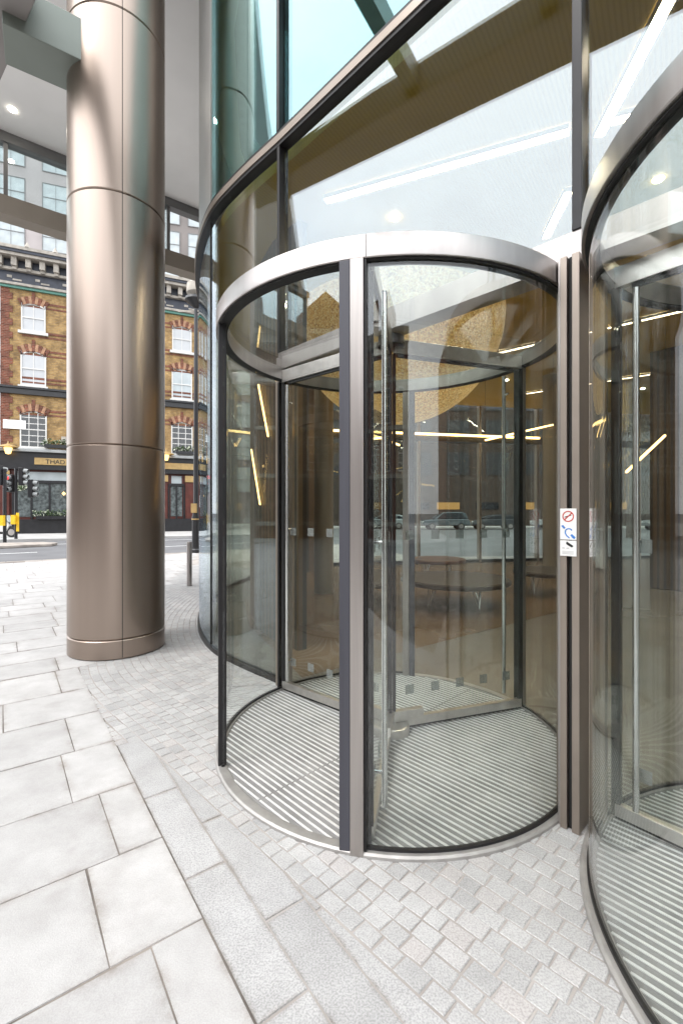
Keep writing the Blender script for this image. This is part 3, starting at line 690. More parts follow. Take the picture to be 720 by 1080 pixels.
def art_smoke(root, P, poly):
    poly([(-0.017, -0.006), (0.015, 0.004), (0.014, 0.008), (-0.018, -0.002)], 0.0042, 0.0047).build('cigarette', M['sign_black'], root)
    ringmesh(P, 0.0225, 0.0275, 0.0042, 0.0052).build('red_ring', M['sign_red'], root)
    poly([(-0.0185, -0.0145), (-0.0145, -0.0185), (0.0185, 0.0145), (0.0145, 0.0185)], 0.0042, 0.0052).build('slash', M['sign_red'], root)
def art_hand(root, P, poly):
    poly([(-0.034, 0.030), (-0.024, 0.034), (-0.012, 0.020), (-0.020, 0.014)], 0.0042, 0.005).build('pictogram', M['sign_blue'], root)
    poly([(0.010, -0.016), (0.018, -0.010), (0.035, -0.026), (0.030, -0.034), (0.022, -0.032)], 0.0042, 0.005).build('pictogram', M['sign_blue'], root)
    mm = MB(); pts = [(0.018, 0.008), (0.010, 0.016), (-0.002, 0.016), (-0.012, 0.008), (-0.014, -0.006), (-0.006, -0.020), (0.006, -0.030)]
    for a, b in zip(pts, pts[1:]): mm.bar(P(*a, 0.0046), P(*b, 0.0046), 0.006, 0.0008, (NO.x, NO.y, 0))
    mm.build('pictogram', M['sign_blue'], root)
def art_cam(root, P, poly):
    poly([(-0.010, 0.026), (-0.006, 0.034), (0.024, 0.014), (0.022, 0.008), (0.016, 0.006), (-0.008, 0.020)], 0.0042, 0.005).build('pictogram', M['sign_black'], root)
    for u in (-0.028, -0.008):
        poly([(u, -0.001), (u+0.012, -0.001), (u+0.012, 0.003), (u, 0.003)], 0.0042, 0.005).build('lettering', M['sign_grey'], root)
    for v in (-0.016, -0.022, -0.028):
        poly([(-0.028, v), (0.026, v), (0.026, v+0.002), (-0.028, v+0.002)], 0.0042, 0.005).build('lettering', M['sign_grey'], root)
def zpx(y): return EYE + (540-y)/480*2.33
sign('no_smoking_sign', 'white square no smoking sign with a red ring, topmost of three on the pier', zpx(544.5), art_smoke)
sign('blue_notice_sign', 'white square notice with a blue pictogram, middle of three on the pier', zpx(560.5), art_hand)
sign('camera_notice_sign', 'white square notice with a black camera symbol, lowest of three on the pier', zpx(577.5), art_cam)

# ------------------------------------------------------------------ round bronze column, canopy, soffit, screen
CC = Vector((-2.643, 5.38)); CRAD = 0.519
colm = thing('round_column', 'tall round bronze clad column standing on the pavement', 'column', (CC.x, CC.y, 0))
joints = [0.0, 0.215, 2.33, 5.07, 7.07, 8.79]
for z0, z1 in zip(joints, joints[1:]):
    m = MB(); m.lathe([(CRAD-0.015, z0+0.001), (CRAD-0.003, z0+0.010), (CRAD, z0+0.014), (CRAD, z1-0.014), (CRAD-0.003, z1-0.010), (CRAD-0.015, z1-0.001)], CC, 96)
    m.build('cladding_panel', M['bronze'], colm)
m = MB(); m.lathe([(CRAD-0.02, 0), (CRAD-0.02, 8.79)], CC, 64); m.build('core', M['seam'], colm)
sd = math.atan2(0-CC.y, 0-CC.x) + R_(5)       # upright joint faces the entrance path
m = MB()
for a in (sd, sd + PI):
    m.box((CC.x+math.cos(a)*(CRAD-0.003), CC.y+math.sin(a)*(CRAD-0.003), 4.4), (0.012, 0.007, 8.76), a)
m.build('upright_joint', M['seam'], colm)
# lower canopy: plate over the entrance apron with an arm back to the column
can = thing('entrance_canopy', 'flat pale canopy plate joined to the column by a grey steel arm', 'canopy', (-2.96, 4.4, 6.5))
hh = lambda L: [(x*1.6, y*1.6) for x, y in L]
m = MB(); m.prism(hh([(-1.85, 2.76), (-2.55, 3.36), (-2.25, 2.95), (-0.82, 0.60), (-0.05, -0.66), (0.5, -0.5), (0.0, 0.12), (-0.87, 1.40), (-1.34, 2.09)]), 6.58, 6.98); m.build('plate', M['canopy'], can, bevel=0.01)
m = MB(); m.bar((-3.5, 4.72, 6.68), (-2.92, 5.10, 6.68), 0.5, 0.45); m.build('arm', M['greygreen'], can, bevel=0.006)
for a, b in (((-1.2, 1.74), (-0.12, 2.42)), ((-0.62, 0.98), (0.42, 1.72)), ((0.0, 0.0), (0.98, 1.16))):
    m = MB(); m.bar((a[0]*1.6, a[1]*1.6, 6.8), (b[0]*1.6, b[1]*1.6, 6.8), 0.16, 0.26); m.build('strut', M['greygreen'], can)
# high soffit
sof = thing('overhang_soffit', 'white overhanging soffit high behind the round column', 'soffit', (-4, 8, 8.8))
scr0 = Vector((-6.47, 8.62)) - D1*6; scr1 = Vector((-6.47, 8.62)) + D1*6.0
m = MB(); m.prism([(-2.6, 4.85), (-1.0, 5.3), (-1.6, 6.8), (-2.0, 9.0), (-1.9, 11.9), (scr1.x, scr1.y+0.2), (scr0.x, scr0.y+0.2), (-12.5, 5.2)], 8.8, 9.4); m.build('ceiling_panel', M['soffit'], sof)
for px, py in ((13, 115), (90, 60)):
    zz = 7.2*480/(540-py); xx = (px-360)/480*zz
    m = MB(); m.lathe([(0.0, 8.788), (0.05, 8.788), (0.058, 8.792), (0.062, 8.799)], (xx, zz), 24); m.build('downlight', M['downlight'], sof)
# glazed screen hanging below the soffit
scn = thing('glazed_screen', 'glass screen with taupe bottom beam hanging below the white soffit', 'glazed screen', (scr0.x, scr0.y, 7.2))
v3 = lambda v, z: (v.x, v.y, z)
m = MB(); m.bar(v3(scr0, 7.38), v3(scr1, 7.38), 0.34, 0.36); m.build('bottom_beam', M['beam'], scn, bevel=0.006)
m = MB(); m.bar(v3(scr0, 8.70), v3(scr1, 8.70), 0.2, 0.19); m.build('head_frame', M['grey'], scn, bevel=0.005)
k = -5.93
stations = []
while k < 6.0: stations.append(k); k += 3.0
for k in stations:
    v = Vector((-6.47, 8.62)) + D1*(k+0.02); m = MB(); m.box((v.x, v.y, 8.08), (0.07, 0.14, 1.03), math.atan2(D1.y, D1.x)); m.build('mullion', M['grey'], scn)
for a, b in zip(stations, stations[1:]):
    u = Vector((-6.47, 8.62)) + D1*(a+0.06); v = Vector((-6.47, 8.62)) + D1*(b-0.02)
    m = MB(); m.bar(v3(u, 8.082), v3(v, 8.082), 0.02, 1.04); m.build('glass_pane', M['g_screen'], scn)
# ------------------------------------------------------------------ lobby behind the glass
FW = [Vector((-1.2, 13.3)), Vector((2.37, 14.04)), Vector((6.37, 14.86)), Vector((14.0, 16.4))]
inner = [tuple(p) for p in FAC if True]
lob = [(5.2, -1.45), (4.1, -0.48)] + inner
lob_poly = [(x, y) for x, y in lob] + [(-0.9, 13.4)] + [(p.x, p.y) for p in FW[1:]] + [(14.0, -1.45)]
def shrink(poly, d):   # pull the front edge a little inside the glass
    return poly
fl = MB(); fl.quad(*[(x, y, -0.003) for x, y in []]) if False else None
bmv = [fl.bm.verts.new((x, y, -0.0015)) for x, y in lob_poly]; ff = fl.bm.faces.new(bmv); bmesh.ops.triangulate(fl.bm, faces=[ff])
tag(fl.build('lobby_floor', M['lobbyfloor']), kind='structure')
br = MB(); d = D1
pA = Vector((0.9, 5.35)); 
poly = [pA - D1*1.6 + D2*0.0, pA + D1*11, FW[3] + Vector((-0.1, -0.2)), FW[2] + Vector((0, -0.15)), FW[1] + Vector((0, -0.15)), Vector((-0.6, 13.1)), Vector((-1.2, 12.3)), Vector((-1.75, 10.5)), Vector((-1.75, 8.2)), Vector((-1.3, 6.4))]
bmv = [br.bm.verts.new((v.x, v.y, 0.003)) for v in poly]; ff = br.bm.faces.new(bmv); bmesh.ops.triangulate(br.bm, faces=[ff])
tag(br.build('lobby_timber_floor', M['rug']), kind='structure')
# ceiling / upper floor
ce = MB(); bmv = [(x, y) for x, y in offs(whole, -0.14)]
cp = bmv + [(-0.9, 13.35)] + [(p.x, p.y) for p in FW[1:]] + [(14.0, -1.45)]
b0 = [ce.bm.verts.new((x, y, 4.97)) for x, y in cp]; f0 = ce.bm.faces.new(b0)
b1 = [ce.bm.verts.new((x, y, 5.11)) for x, y in cp]; f1 = ce.bm.faces.new(b1)
n = len(cp)
for i in range(n): ce.bm.faces.new((b0[i], b0[(i+1) % n], b1[(i+1) % n], b1[i]))
bmesh.ops.triangulate(ce.bm, faces=[f0, f1])
tag(ce.build('lobby_ceiling', M['ceil']), kind='structure')
rf = MB(); b0 = [rf.bm.verts.new((x, y, 8.82)) for x, y in cp]; f0 = rf.bm.faces.new(b0)
b1 = [rf.bm.verts.new((x, y, 9.4)) for x, y in cp]; f1 = rf.bm.faces.new(b1)
for i in range(n): rf.bm.faces.new((b0[i], b0[(i+1) % n], b1[(i+1) % n], b1[i]))
bmesh.ops.triangulate(rf.bm, faces=[f0, f1]); tag(rf.build('office_ceiling', M['white_floor']), kind='structure')
ow = MB(); ow.wall([(-0.5, 8.5), (2.5, 7.6), (9.5, 4.0)], 5.12, 8.81, 0.1, smooth=False)
tag(ow.build('office_wall', M['white_floor']), kind='structure')
# right closing wall of the lobby
rw = MB(); rw.wall([(13.9, -1.4), (13.9, 12.4)], 0.004, 4.965, 0.15, smooth=False); rw.wall([(5.3, -1.5), (13.9, -1.5)], 0.004, 8.8, 0.15, smooth=False)
tag(rw.build('lobby_wall', M['wallslat'], None), kind='structure')
dw = MB(); dws = [sE+0.75, sE+1.4, sE+2.2, sE+3.2, sE+4.4, sE+6, sE+8, sE+9.4]
dw.wall(offs([tuple(fac(q)[0]) for q in dws], -0.75), 0.005, 4.96, -0.12); tag(dw.build('lobby_wall', M['wallslat']), kind='structure')  # wall added inside to darken the left panes and the column's reflections
# rear glazing
rg = thing('rear_glazing', 'tall glazed rear wall of the lobby with slim mullions, street beyond', 'glazed wall', (2.37, 14.04, 0))
for a, b in zip(FW, FW[1:]):
    L = (b-a).length; nseg = max(1, round(L/1.95)); u = (b-a).normalized()
    for k in range(nseg):
        p = a + (b-a)*k/nseg; q = a + (b-a)*(k+1)/nseg
        m = MB(); m.bar((p.x+u.x*.04, p.y+u.y*.04, 2.5), (q.x-u.x*.04, q.y-u.y*.04, 2.5), 0.02, 4.8); m.build('glass_pane', M['g_far'], rg)
        m = MB(); m.box((q.x, q.y, 2.48), (0.07, 0.16, 4.95), math.atan2(u.y, u.x)); m.build('mullion', M['bronze_dull'], rg)
    m = MB(); m.bar((a.x, a.y, 3.9), (b.x, b.y, 3.9), 0.17, 0.22); m.build('transom', M['dark'], rg)
    m = MB(); m.bar((a.x, a.y, 0.052), (b.x, b.y, 0.052), 0.12, 0.09); m.build('base_rail', M['dark'], rg)
# gold dome hanging from the ceiling
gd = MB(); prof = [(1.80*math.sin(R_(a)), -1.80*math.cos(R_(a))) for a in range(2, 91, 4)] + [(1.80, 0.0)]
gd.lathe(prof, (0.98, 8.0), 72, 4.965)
tag(gd.build('gold_dome', M['gold']), 'large gold textured dome with added glow hanging from the lobby ceiling', 'ceiling lamp')
# walnut clad core and columns inside
cr = thing('lobby_core', 'dark slatted timber core wall inside the lobby', 'core wall', (8.6, 9.0, 0))
m = MB(); m.box((8.9, 9.4, 2.485), (3.6, 3.2, 4.955), R_(37)); m.build('slat_cladding', M['wallslat'], cr)
m = MB(); m.bar((6.75, 8.55, 3.3), (9.0, 10.2-3.2, 3.3), 0.04, 0.08); 
m.bm.free()
for x, y, lbl in ((5.15, 11.2, 'slim round dark column inside the lobby right of the low tables'), (-0.35, 9.0, 'round dark column inside the lobby behind the curved left glass'), (5.6, 5.4, 'round dark column inside the lobby behind the cut off revolving door')):
    m = MB(); m.lathe([(0.19, 0.004), (0.19, 4.96)], (x, y), 32); o = m.build('lobby_column', M['beam']); tag(o, lbl, 'column', 'columns inside the lobby')
# linear lamps in the ceiling
lamps = [((-0.17, 4.87), (1.99, 3.98), 'long straight linear lamp in the ceiling above the whole revolving door'), ((2.48, 5.53), (2.36, 4.73), 'short linear lamp in the ceiling just left of the upper mullion'),
         ((2.28, 4.03), (2.12, 2.9), 'linear lamp running to the top edge right of the upper mullion'), ((2.27, 3.89), (2.75, 3.72), 'short branch lamp meeting the lamp right of the upper mullion'),
         ((-1.6, 8.4), (0.0, 11.6), 'slanting linear lamp left of the gold dome'), ((3.2, 9.6), (5.8, 7.4), 'linear lamp right of the gold dome'), ((4.0, 6.0), (6.6, 6.6), 'linear lamp deep in the lobby behind the cut off door'), ((4.9, 3.0), (5.6, 5.6), 'linear lamp above the cut off revolving door'), ((0.4, 12.2), (3.4, 10.6), 'far slanting linear lamp near the rear glazing'), ((5.2, 12.8), (7.6, 10.9), 'far linear lamp by the rear right corner of the lobby')]
for a, b, lbl in lamps:
    A = Vector(a); B = Vector(b); u = (B-A).normalized(); w_ = Vector((-u.y, u.x)); root = thing('linear_lamp', lbl, 'ceiling lamp', (A.x, A.y, 4.95), 'linear lamps in the lobby ceiling')
    m = MB()
    for sgn in (-1, 1): m.bar((A.x+w_.x*sgn*0.047, A.y+w_.y*sgn*0.047, 4.946), (B.x+w_.x*sgn*0.047, B.y+w_.y*sgn*0.047, 4.946), 0.012, 0.042)
    for P_, sg in ((A, -1), (B, 1)): m.bar((P_.x+u.x*sg*0.008-w_.x*0.053, P_.y+u.y*sg*0.008-w_.y*0.053, 4.946), (P_.x+u.x*sg*0.008+w_.x*0.053, P_.y+u.y*sg*0.008+w_.y*0.053, 4.946), 0.012, 0.042)
    m.build('housing', M['beam'], root)
    m = MB(); m.bar((*a, 4.961), (*b, 4.961), 0.08, 0.008); m.build('lens', M['lamp_line'], root)
for (a, b, z, lbl) in ((FW[0]+Vector((0.2, -0.2)), FW[2]+Vector((0, -0.2)), 3.98, 'amber light line along the head of the rear glazing'), (Vector((6.4, 8.0)), Vector((8.0, 6.9)), 2.9, 'amber light line on the dark timber core')):
    m = MB(); m.bar((a.x, a.y, z), (b.x, b.y, z), 0.05, 0.06); tag(m.build('light_line', M['lamp_amber']), lbl, 'light line')
for k in range(14):
    x, y = ((0.6, 5.2), (3.2, 4.6), (3.4, 6.6), (-0.9, 6.6), (5.4, 8.9), (-0.6, 10.4), (1.6, 11.2), (4.2, 11.6), (7.0, 5.4), (6.3, 3.4), (8.2, 12.4), (2.9, 3.3), (4.6, 4.2), (0.2, 12.2))[k]
    m = MB(); m.lathe([(0.0, 4.955), (0.045, 4.955), (0.052, 4.966)], (x, y), 16); tag(m.build('spotlight', M['downlight']), 'small round recessed spotlight in the lobby ceiling', 'spotlight', 'spotlights in the lobby ceiling')
zz = [(0.85, 2.5), (1.25, 3.35), (1.5, 2.55), (2.0, 3.3), (1.9, 1.7), (2.6, 2.5)]  # added glowing bars imitating line lamps reflected in the panes
for k, lbl in ((0, 'lowest bar of the added reflected streak zigzag on the dark lobby side wall'), (2, 'middle bar of the added reflected streak zigzag on the dark lobby side wall'), (4, 'last bar added as a reflected streak low on the dark lobby side wall')):
    (sa, za), (sb, zb) = zz[k], zz[k+1]
    pa_, ta_ = fac(sE+sa); pb_, tb_ = fac(sE+sb); qa = pa_ + Vector((ta_.y, -ta_.x))*0.72; qb = pb_ + Vector((tb_.y, -tb_.x))*0.72
    m = MB(); m.bar((qa.x, qa.y, za), (qb.x, qb.y, zb), 0.018, 0.022); tag(m.build('wall_lamp', M['lamp_amber']), lbl, 'wall lamp', 'slanting bars added as reflected streaks in the lobby')
for a, b, lbl in (((3.0, 9.5, 3.1), (4.6, 9.9, 3.5), 'slanting amber light bar added behind the low round tables'), ((5.0, 8.0, 2.3), (5.9, 8.3, 3.0), 'slanting amber light bar added near the bronze pier'), ((6.4, 6.3, 2.1), (7.2, 6.1, 3.1), 'steep amber light bar added behind the cut off revolving door'), ((4.7, 4.5, 3.3), (5.7, 4.3, 2.5), 'nearest amber light bar added behind the cut off revolving door'), ((0.2, 9.6, 3.4), (1.3, 10.2, 3.1), 'slanting amber light bar added below the gold dome')):
    root = thing('added_light_bar', lbl, 'added light bar', (a[0], a[1], 4.95), 'amber light bars added for golden streaks in the lobby')
    m = MB(); m.bar(a, b, 0.028, 0.035); m.build('light_bar', M['lamp_amber'], root)  # bars and their wires are added to imitate scattered golden light streaks
    for p in (a, b):
        m = MB(); m.tube((p[0], p[1], p[2]+0.02), (p[0], p[1], 4.966), 0.003, n=6); m.build('wire', M['dark'], root)
# low round tables with hairpin legs
def table(x, y, r, h, mat, label):
    root = thing('low_table', label, 'table', (x, y, 0), 'low round tables in the lobby')
    m = MB(); m.lathe([(0.0, h), (r-0.02, h), (r, h-0.02), (r, h-0.07), (r-0.03, h-0.09), (0.0, h-0.09)], (x, y), 56); m.build('top', mat, root)
    for k in range(4):
        a = k*PI/2 + 0.5; bx, by = x+math.cos(a)*r*0.62, y+math.sin(a)*r*0.62
        m = MB()
        for da in (-0.22, 0.22):
            m.tube((x+math.cos(a+da)*r*0.55, y+math.sin(a+da)*r*0.55, h-0.09), (bx, by, 0.016), 0.011, n=8)
        m.build('leg', M['bright'], root)
    return root
table(1.95, 7.85, 0.92, 0.47, M['leather'], 'large low round dark leather table with steel hairpin legs')
table(2.35, 11.1, 0.66, 0.47, M['leather_tan'], 'smaller brown low round table behind the large dark one')
table(4.05, 8.9, 0.66, 0.47, M['leather'], 'low round dark table beside the bronze pier as seen through the glass')

# ------------------------------------------------------------------ buildings
def window_mesh(w, h, cols, rows, arch=0.0, fr=0.09):
    """(frame, pane) meshes in local X (across) / Z (up), facing -Y, origin at sill centre"""
    f = MB()
    f.box((-w/2+fr/2, -0.03, h/2), (fr, 0.10, h)); f.box((w/2-fr/2, -0.03, h/2), (fr, 0.10, h)); f.box((0, -0.03, fr/2), (w-2*fr, 0.10, fr))
    if arch:
        n = 8
        for k in range(n):
            x0 = -w/2+w*k/n; x1 = -w/2+w*(k+1)/n; z = lambda x: h - arch*(2*x/w)**2
            f.bar((x0, -0.03, z(x0)+arch*0.0), (x1, -0.03, z(x1)), 0.10, fr)
    else: f.box((0, -0.03, h-fr/2), (w-2*fr, 0.10, fr))
    f.box((0, -0.034, h*0.5), (w-2*fr, 0.09, fr*0.8))
    for c in range(1, cols): f.box((-w/2 + w*c/cols, -0.02, h/2), (fr*0.55, 0.05, h-2*fr))
    for r in range(1, rows): 
        if abs(r/rows-0.5) > 0.02: f.box((0, -0.018, h*r/rows), (w-2*fr, 0.05, fr*0.55))
    p = MB(); hh_ = h - (arch if arch else 0)*0.55
    p.box((0, -0.012, hh_/2), (w-0.02, 0.02, hh_-0.02))
    return f, p
class Facade:
    """a wall plane: origin o, direction u (right, seen from the street), outward normal n"""
    def __init__(s, o, u): s.o = Vector(o); s.u = Vector(u).normalized(); s.n = Vector((s.u.y, -s.u.x))
    def P(s, a, z, d=0.0): v = s.o + s.u*a + s.n*d; return (v.x, v.y, z)
    def ang(s): return math.atan2(s.u.y, s.u.x)
    def box(s, mb, a0, a1, z0, z1, d0, d1):
        c = s.P((a0+a1)/2, (z0+z1)/2, (d0+d1)/2); mb.box(c, (a1-a0, abs(d1-d0), z1-z0), s.ang()); return mb
def put_window(fc, root, a, z, protos, sill=None, arch=None):
    fo, po = protos
    c = fo.copy(); C.objects.link(c); c.parent = root; p = fc.P(a, z, 0.0); c.location = Vector(p) - root.location; c.rotation_euler.z = fc.ang()
    d = po.copy(); C.objects.link(d); d.parent = c
    return c
HIDE = []
def proto(w, h, cols, rows, arch, fm, pm):
    f, p = window_mesh(w, h, cols, rows, arch)
    fo = f.build('window', fm); po = p.build('pane', pm); po.parent = fo; HIDE.append(fo); HIDE.append(po); return fo, po

# --- the public house across the road
PO = Vector((-23.2, 34.1)); PU = Vector((0.918, 0.396)).normalized()
pub = thing('public_house', 'yellow brick corner public house with black and gilded ground floor', 'pub', (PO.x, PO.y, 0))
F1 = Facade(PO, PU); U0, U1 = -1.9, 11.75
cor = Vector(F1.P(U1, 0)[:2]); F2 = Facade(cor, (0.35, 0.937))
back = Vector((-0.396, 0.918))
e2 = Vector(F2.P(3.0, 0)[:2])
p0 = Vector(F1.P(U0, 0)[:2])
m = MB(); m.prism([tuple(p0), tuple(cor), tuple(e2), tuple(e2 + back*9), tuple(p0 + back*12)], 0.0, 19.5); m.build('wall', M['yellow_brick'], pub)
# red brick quoins, bands
q = MB()
k = 0; z = 6.3
while z < 18.2:
    F1.box(q, U0-0.02, U0+(0.72 if k % 2 else 0.52), z, z+0.46, -0.05, 0.05); z += 0.48; k += 1
q.build('quoin', M['red_brick'], pub)
q = MB()
for zz in (17.25, 15.02, 13.65, 11.55, 9.15): F1.box(q, U0+1.3, U1-0.02, zz, zz+0.16, -0.03, 0.035); F1.box(q, U0+1.3, U1-0.02, zz-0.3, zz-0.18, -0.03, 0.03)
for zz in (17.25, 15.02, 13.65, 9.15): F2.box(q, 0.02, 3.0, zz, zz+0.16, -0.03, 0.035)
q.build('brick_band', M['red_brick'], pub)
wins = [0.12, 3.75, 7.4, 11.0-0.35]
pr3 = proto(1.55, 2.05, 2, 2, 0.25, M['white'], M['blind']); pr2 = proto(1.62, 2.55, 2, 2, 0.3, M['white'], M['blind']); pr1 = proto(1.7, 2.7, 3, 6, 0.3, M['white'], M['pane'])
pr2d = proto(1.62, 2.55, 2, 2, 0.0, M['white'], M['pane_pale'])
def red_arch(fc, a, z, w, arch, parent):
    mm = MB(); n = 9
    for i in range(n):
        t = (i+0.5)/n*2-1; ang = t*0.55; x = a + t*(w/2+0.12); zz = z - arch*(t**2)*1.15 + 0.28
        hgt = 0.62 if i != n//2 else 0.95
        c = fc.P(x, zz + (0.15 if i == n//2 else 0), 0.0)
        m4 = Matrix.Translation(c) @ Matrix.Rotation(fc.ang(), 4, 'Z') @ Matrix.Rotation(ang, 4, 'Y')
        mm.mi = 1 if i in (1, 3, 5, 7) else 0
        mm.box(None, (w/n*1.12, 0.16, hgt), M4=m4)
    mm.build('brick_arch', [M['red_brick'], M['gauged']], parent)
for i, a in enumerate(wins):
    w = put_window(F1, pub, a, 15.1, pr3); red_arch(F1, a, 17.15, 1.55, 0.25, pub)
    w = put_window(F1, pub, a, 11.05, pr2 if i < 2 else pr2d); red_arch(F1, a, 13.6, 1.62, 0.3, pub)
    w = put_window(F1, pub, a, 6.42, pr1); red_arch(F1, a, 9.12, 1.7, 0.3, pub)
    for zz in (15.1, 11.05, 6.42):
        mm = MB(); F1.box(mm, a-0.95, a+0.95, zz-0.2, zz-0.005, -0.02, 0.2); mm.build('window_sill', M['white'], pub)
for zz, pr in ((15.1, pr3), (11.05, pr2d), (6.42, pr1)):
    put_window(F2, pub, 1.55, zz, pr); mm = MB(); F2.box(mm, 0.6, 2.5, zz-0.2, zz-0.005, -0.02, 0.2); mm.build('window_sill', M['white'], pub)
# black string course
mm = MB()
for fc, a0, a1 in ((F1, U0-0.1, U1), (F2, 0.0, 3.0)):
    fc.box(mm, a0, a1, 10.35, 10.75, 0.0, 0.22); fc.box(mm, a0, a1, 10.752, 10.9, 0.0, 0.36)
mm.build('string_course', M['black'], pub)
# big bracketed cornice
cn = MB(); tl = MB(); bk = MB(); cr_ = MB(); BK = []
for fc, a0, a1 in ((F1, U0-0.35, U1+0.1), (F2, 0.0, 3.1)):
    fc.box(tl, a0, a1, 18.15, 18.32, 0.0, 0.18)
    fc.box(cr_, a0, a1, 18.33, 18.5, 0.0, 0.34)
    fc.box(cn, a0, a1, 18.51, 19.35, 0.0, 0.14)
    fc.box(cr_, a0, a1, 19.36, 19.55, 0.0, 0.42)
    fc.box(cn, a0, a1, 19.56, 20.2, 0.0, 0.2)
    fc.box(cr_, a0, a1, 20.21, 20.42, 0.0, 0.95)
    fc.box(cn, a0, a1, 20.421, 20.62, 0.0, 1.05); fc.box(cr_, a0, a1, 20.621, 20.85, 0.0, 1.12)
    a = a0 + 0.4; i = 0
    while a < a1:
        BK.append((fc, a))
        if i % 2 == 0: 
            c = fc.P(a, 20.86, 0.95); bk.tube(c, (c[0], c[1], c[2]+0.42), 0.22, 0.02, 8)
            c = fc.P(a+0.5, 18.95, 0.15); bk.box(c, (0.3, 0.06, 0.18), fc.ang()+0.0)
        else:
            c = fc.P(a+0.1, 18.75, 0.15); bk.box(c, (0.55, 0.06, 0.12), fc.ang())
        a += 0.88; i += 1
cn.build('cornice_frieze', M['navy'], pub); co_ = cr_.build('cornice', M['cream'], pub); bk.build('cresting', M['cream'], pub)['kind'] = 'stuff'
for fc, a in BK:
    mm = MB(); fc.box(mm, a-0.17, a+0.17, 19.58, 20.2, 0.21, 0.72); fc.box(mm, a-0.13, a+0.13, 19.38, 19.579, 0.43, 0.55); mm.build('bracket', M['cream'], co_)
#
tl.build('teal_line', M['teal'], pub)
# ground floor shopfront
sf = MB(); F1.box(sf, U0-0.05, U1+0.1, 0.0, 1.05, 0.0, 0.5); F2.box(sf, 0, 3, 0.0, 1.05, 0.0, 0.5); sf.build('plinth', M['black'], pub)
sf = MB(); F1.box(sf, U0-0.1, U1+0.15, 4.75, 6.02, 0.0, 0.62); F2.box(sf, 0, 3.1, 4.75, 6.02, 0.0, 0.62); sf.build('fascia', M['black'], pub)
sf = MB()
for fc, a0, a1 in ((F1, U0-0.2, U1+0.2), (F2, 0, 3.2)):
    pts = [fc.P(a0, 6.03, 0.95), fc.P(a0, 6.18, 0.95), fc.P(a0, 6.40, 0.02), fc.P(a0, 6.03, 0.02)]
    sf.extr(pts, (fc.u.x*(a1-a0), fc.u.y*(a1-a0), 0))
sf.build('lead_roof', M['lead'], pub)
sf = MB()
F1.box(sf, U0, U1+0.05, 1.051, 4.749, 0.0, 0.2); F2.box(sf, 0, 3, 1.051, 4.749, 0.0, 0.2)
sf.build('shopfront', M['maroon'], pub)
for a in (U0+0.3, 3.9, 7.4, 8.15, 9.2, 11.2):
    mm = MB(); F1.box(mm, a-0.3, a+0.3, 1.052, 4.748, 0.201, 0.42); pl = mm.build('pilaster', M['maroon'], pub)
    mm = MB(); F1.box(mm, a-0.34, a+0.34, 4.1, 4.62, 0.421, 0.52); mm.build('gilded_capital', M['brassy'], pl)
for a0, a1 in ((-1.1, 3.5), (4.3, 7.0), (9.6, 10.8)):
    mm = MB(); F1.box(mm, a0+0.15, a1-0.15, 1.25, 3.75, 0.21, 0.25); gw = mm.build('shop_window', M['pane_lit'], pub)
    mm = MB()
    F1.box(mm, a0, a1, 3.76, 3.95, 0.2, 0.36); n = max(2, int((a1-a0)/1.1))
    for i in range(n+1): F1.box(mm, a0+(a1-a0)*i/n-0.06, a0+(a1-a0)*i/n+0.06, 1.06, 3.759, 0.2, 0.34)
    mm.build('glazing_bar', M['black'], gw)
    mm = MB(); F1.box(mm, a0+0.2, a1-0.2, 3.97, 4.6, 0.21, 0.25); mm.build('fanlight', M['pane_pale'], gw)
mm = MB(); F1.box(mm, 0.3, 7.4, 5.12, 5.62, 0.621, 0.70); sb = mm.build('sign_board', M['brassy'], pub)
mm = MB(); F1.box(mm, 9.0, 11.5, 5.12, 5.62, 0.621, 0.70); mm.build('sign_board', M['brassy'], pub)
def letters(fc, txt, a, z, size, d, mat, parent, name='lettering'):
    cu = bpy.data.curves.new(name, 'FONT'); cu.body = txt; cu.size = size; cu.extrude = 0.01; cu.align_x = 'LEFT'
    o = bpy.data.objects.new(name, cu); C.objects.link(o)
    me = bpy.data.meshes.new_from_object(o); bpy.data.objects.remove(o); me.materials.clear(); o = bpy.data.objects.new(name, me); C.objects.link(o)
    o.parent = parent; p = Vector(fc.P(a, z, d)); o.location = p - world_loc(parent)
    o.rotation_euler = (PI/2, 0, fc.ang()); me.materials.append(mat); return o
letters(F1, 'THAD IA', 1.0, 5.2, 0.46, 0.712, M['sign_black'], sb)
# street name plate high on the left, wall box
mm = MB(); F1.box(mm, -1.75, -0.35, 7.75, 8.4, 0.06, 0.12); sp_ = mm.build('street_name_plate', M['sign_white'], pub)
mm = MB(); F1.box(mm, -1.55, -0.55, 8.15, 8.2, 0.121, 0.13); F1.box(mm, -1.25, -0.85, 7.98, 8.02, 0.121, 0.13); mm.build('lettering', M['sign_grey'], sp_)
mm = MB(); F1.box(mm, 1.95, 2.35, 6.9, 7.35, 0.0, 0.3); mm.build('alarm_box', M['cream'], pub)
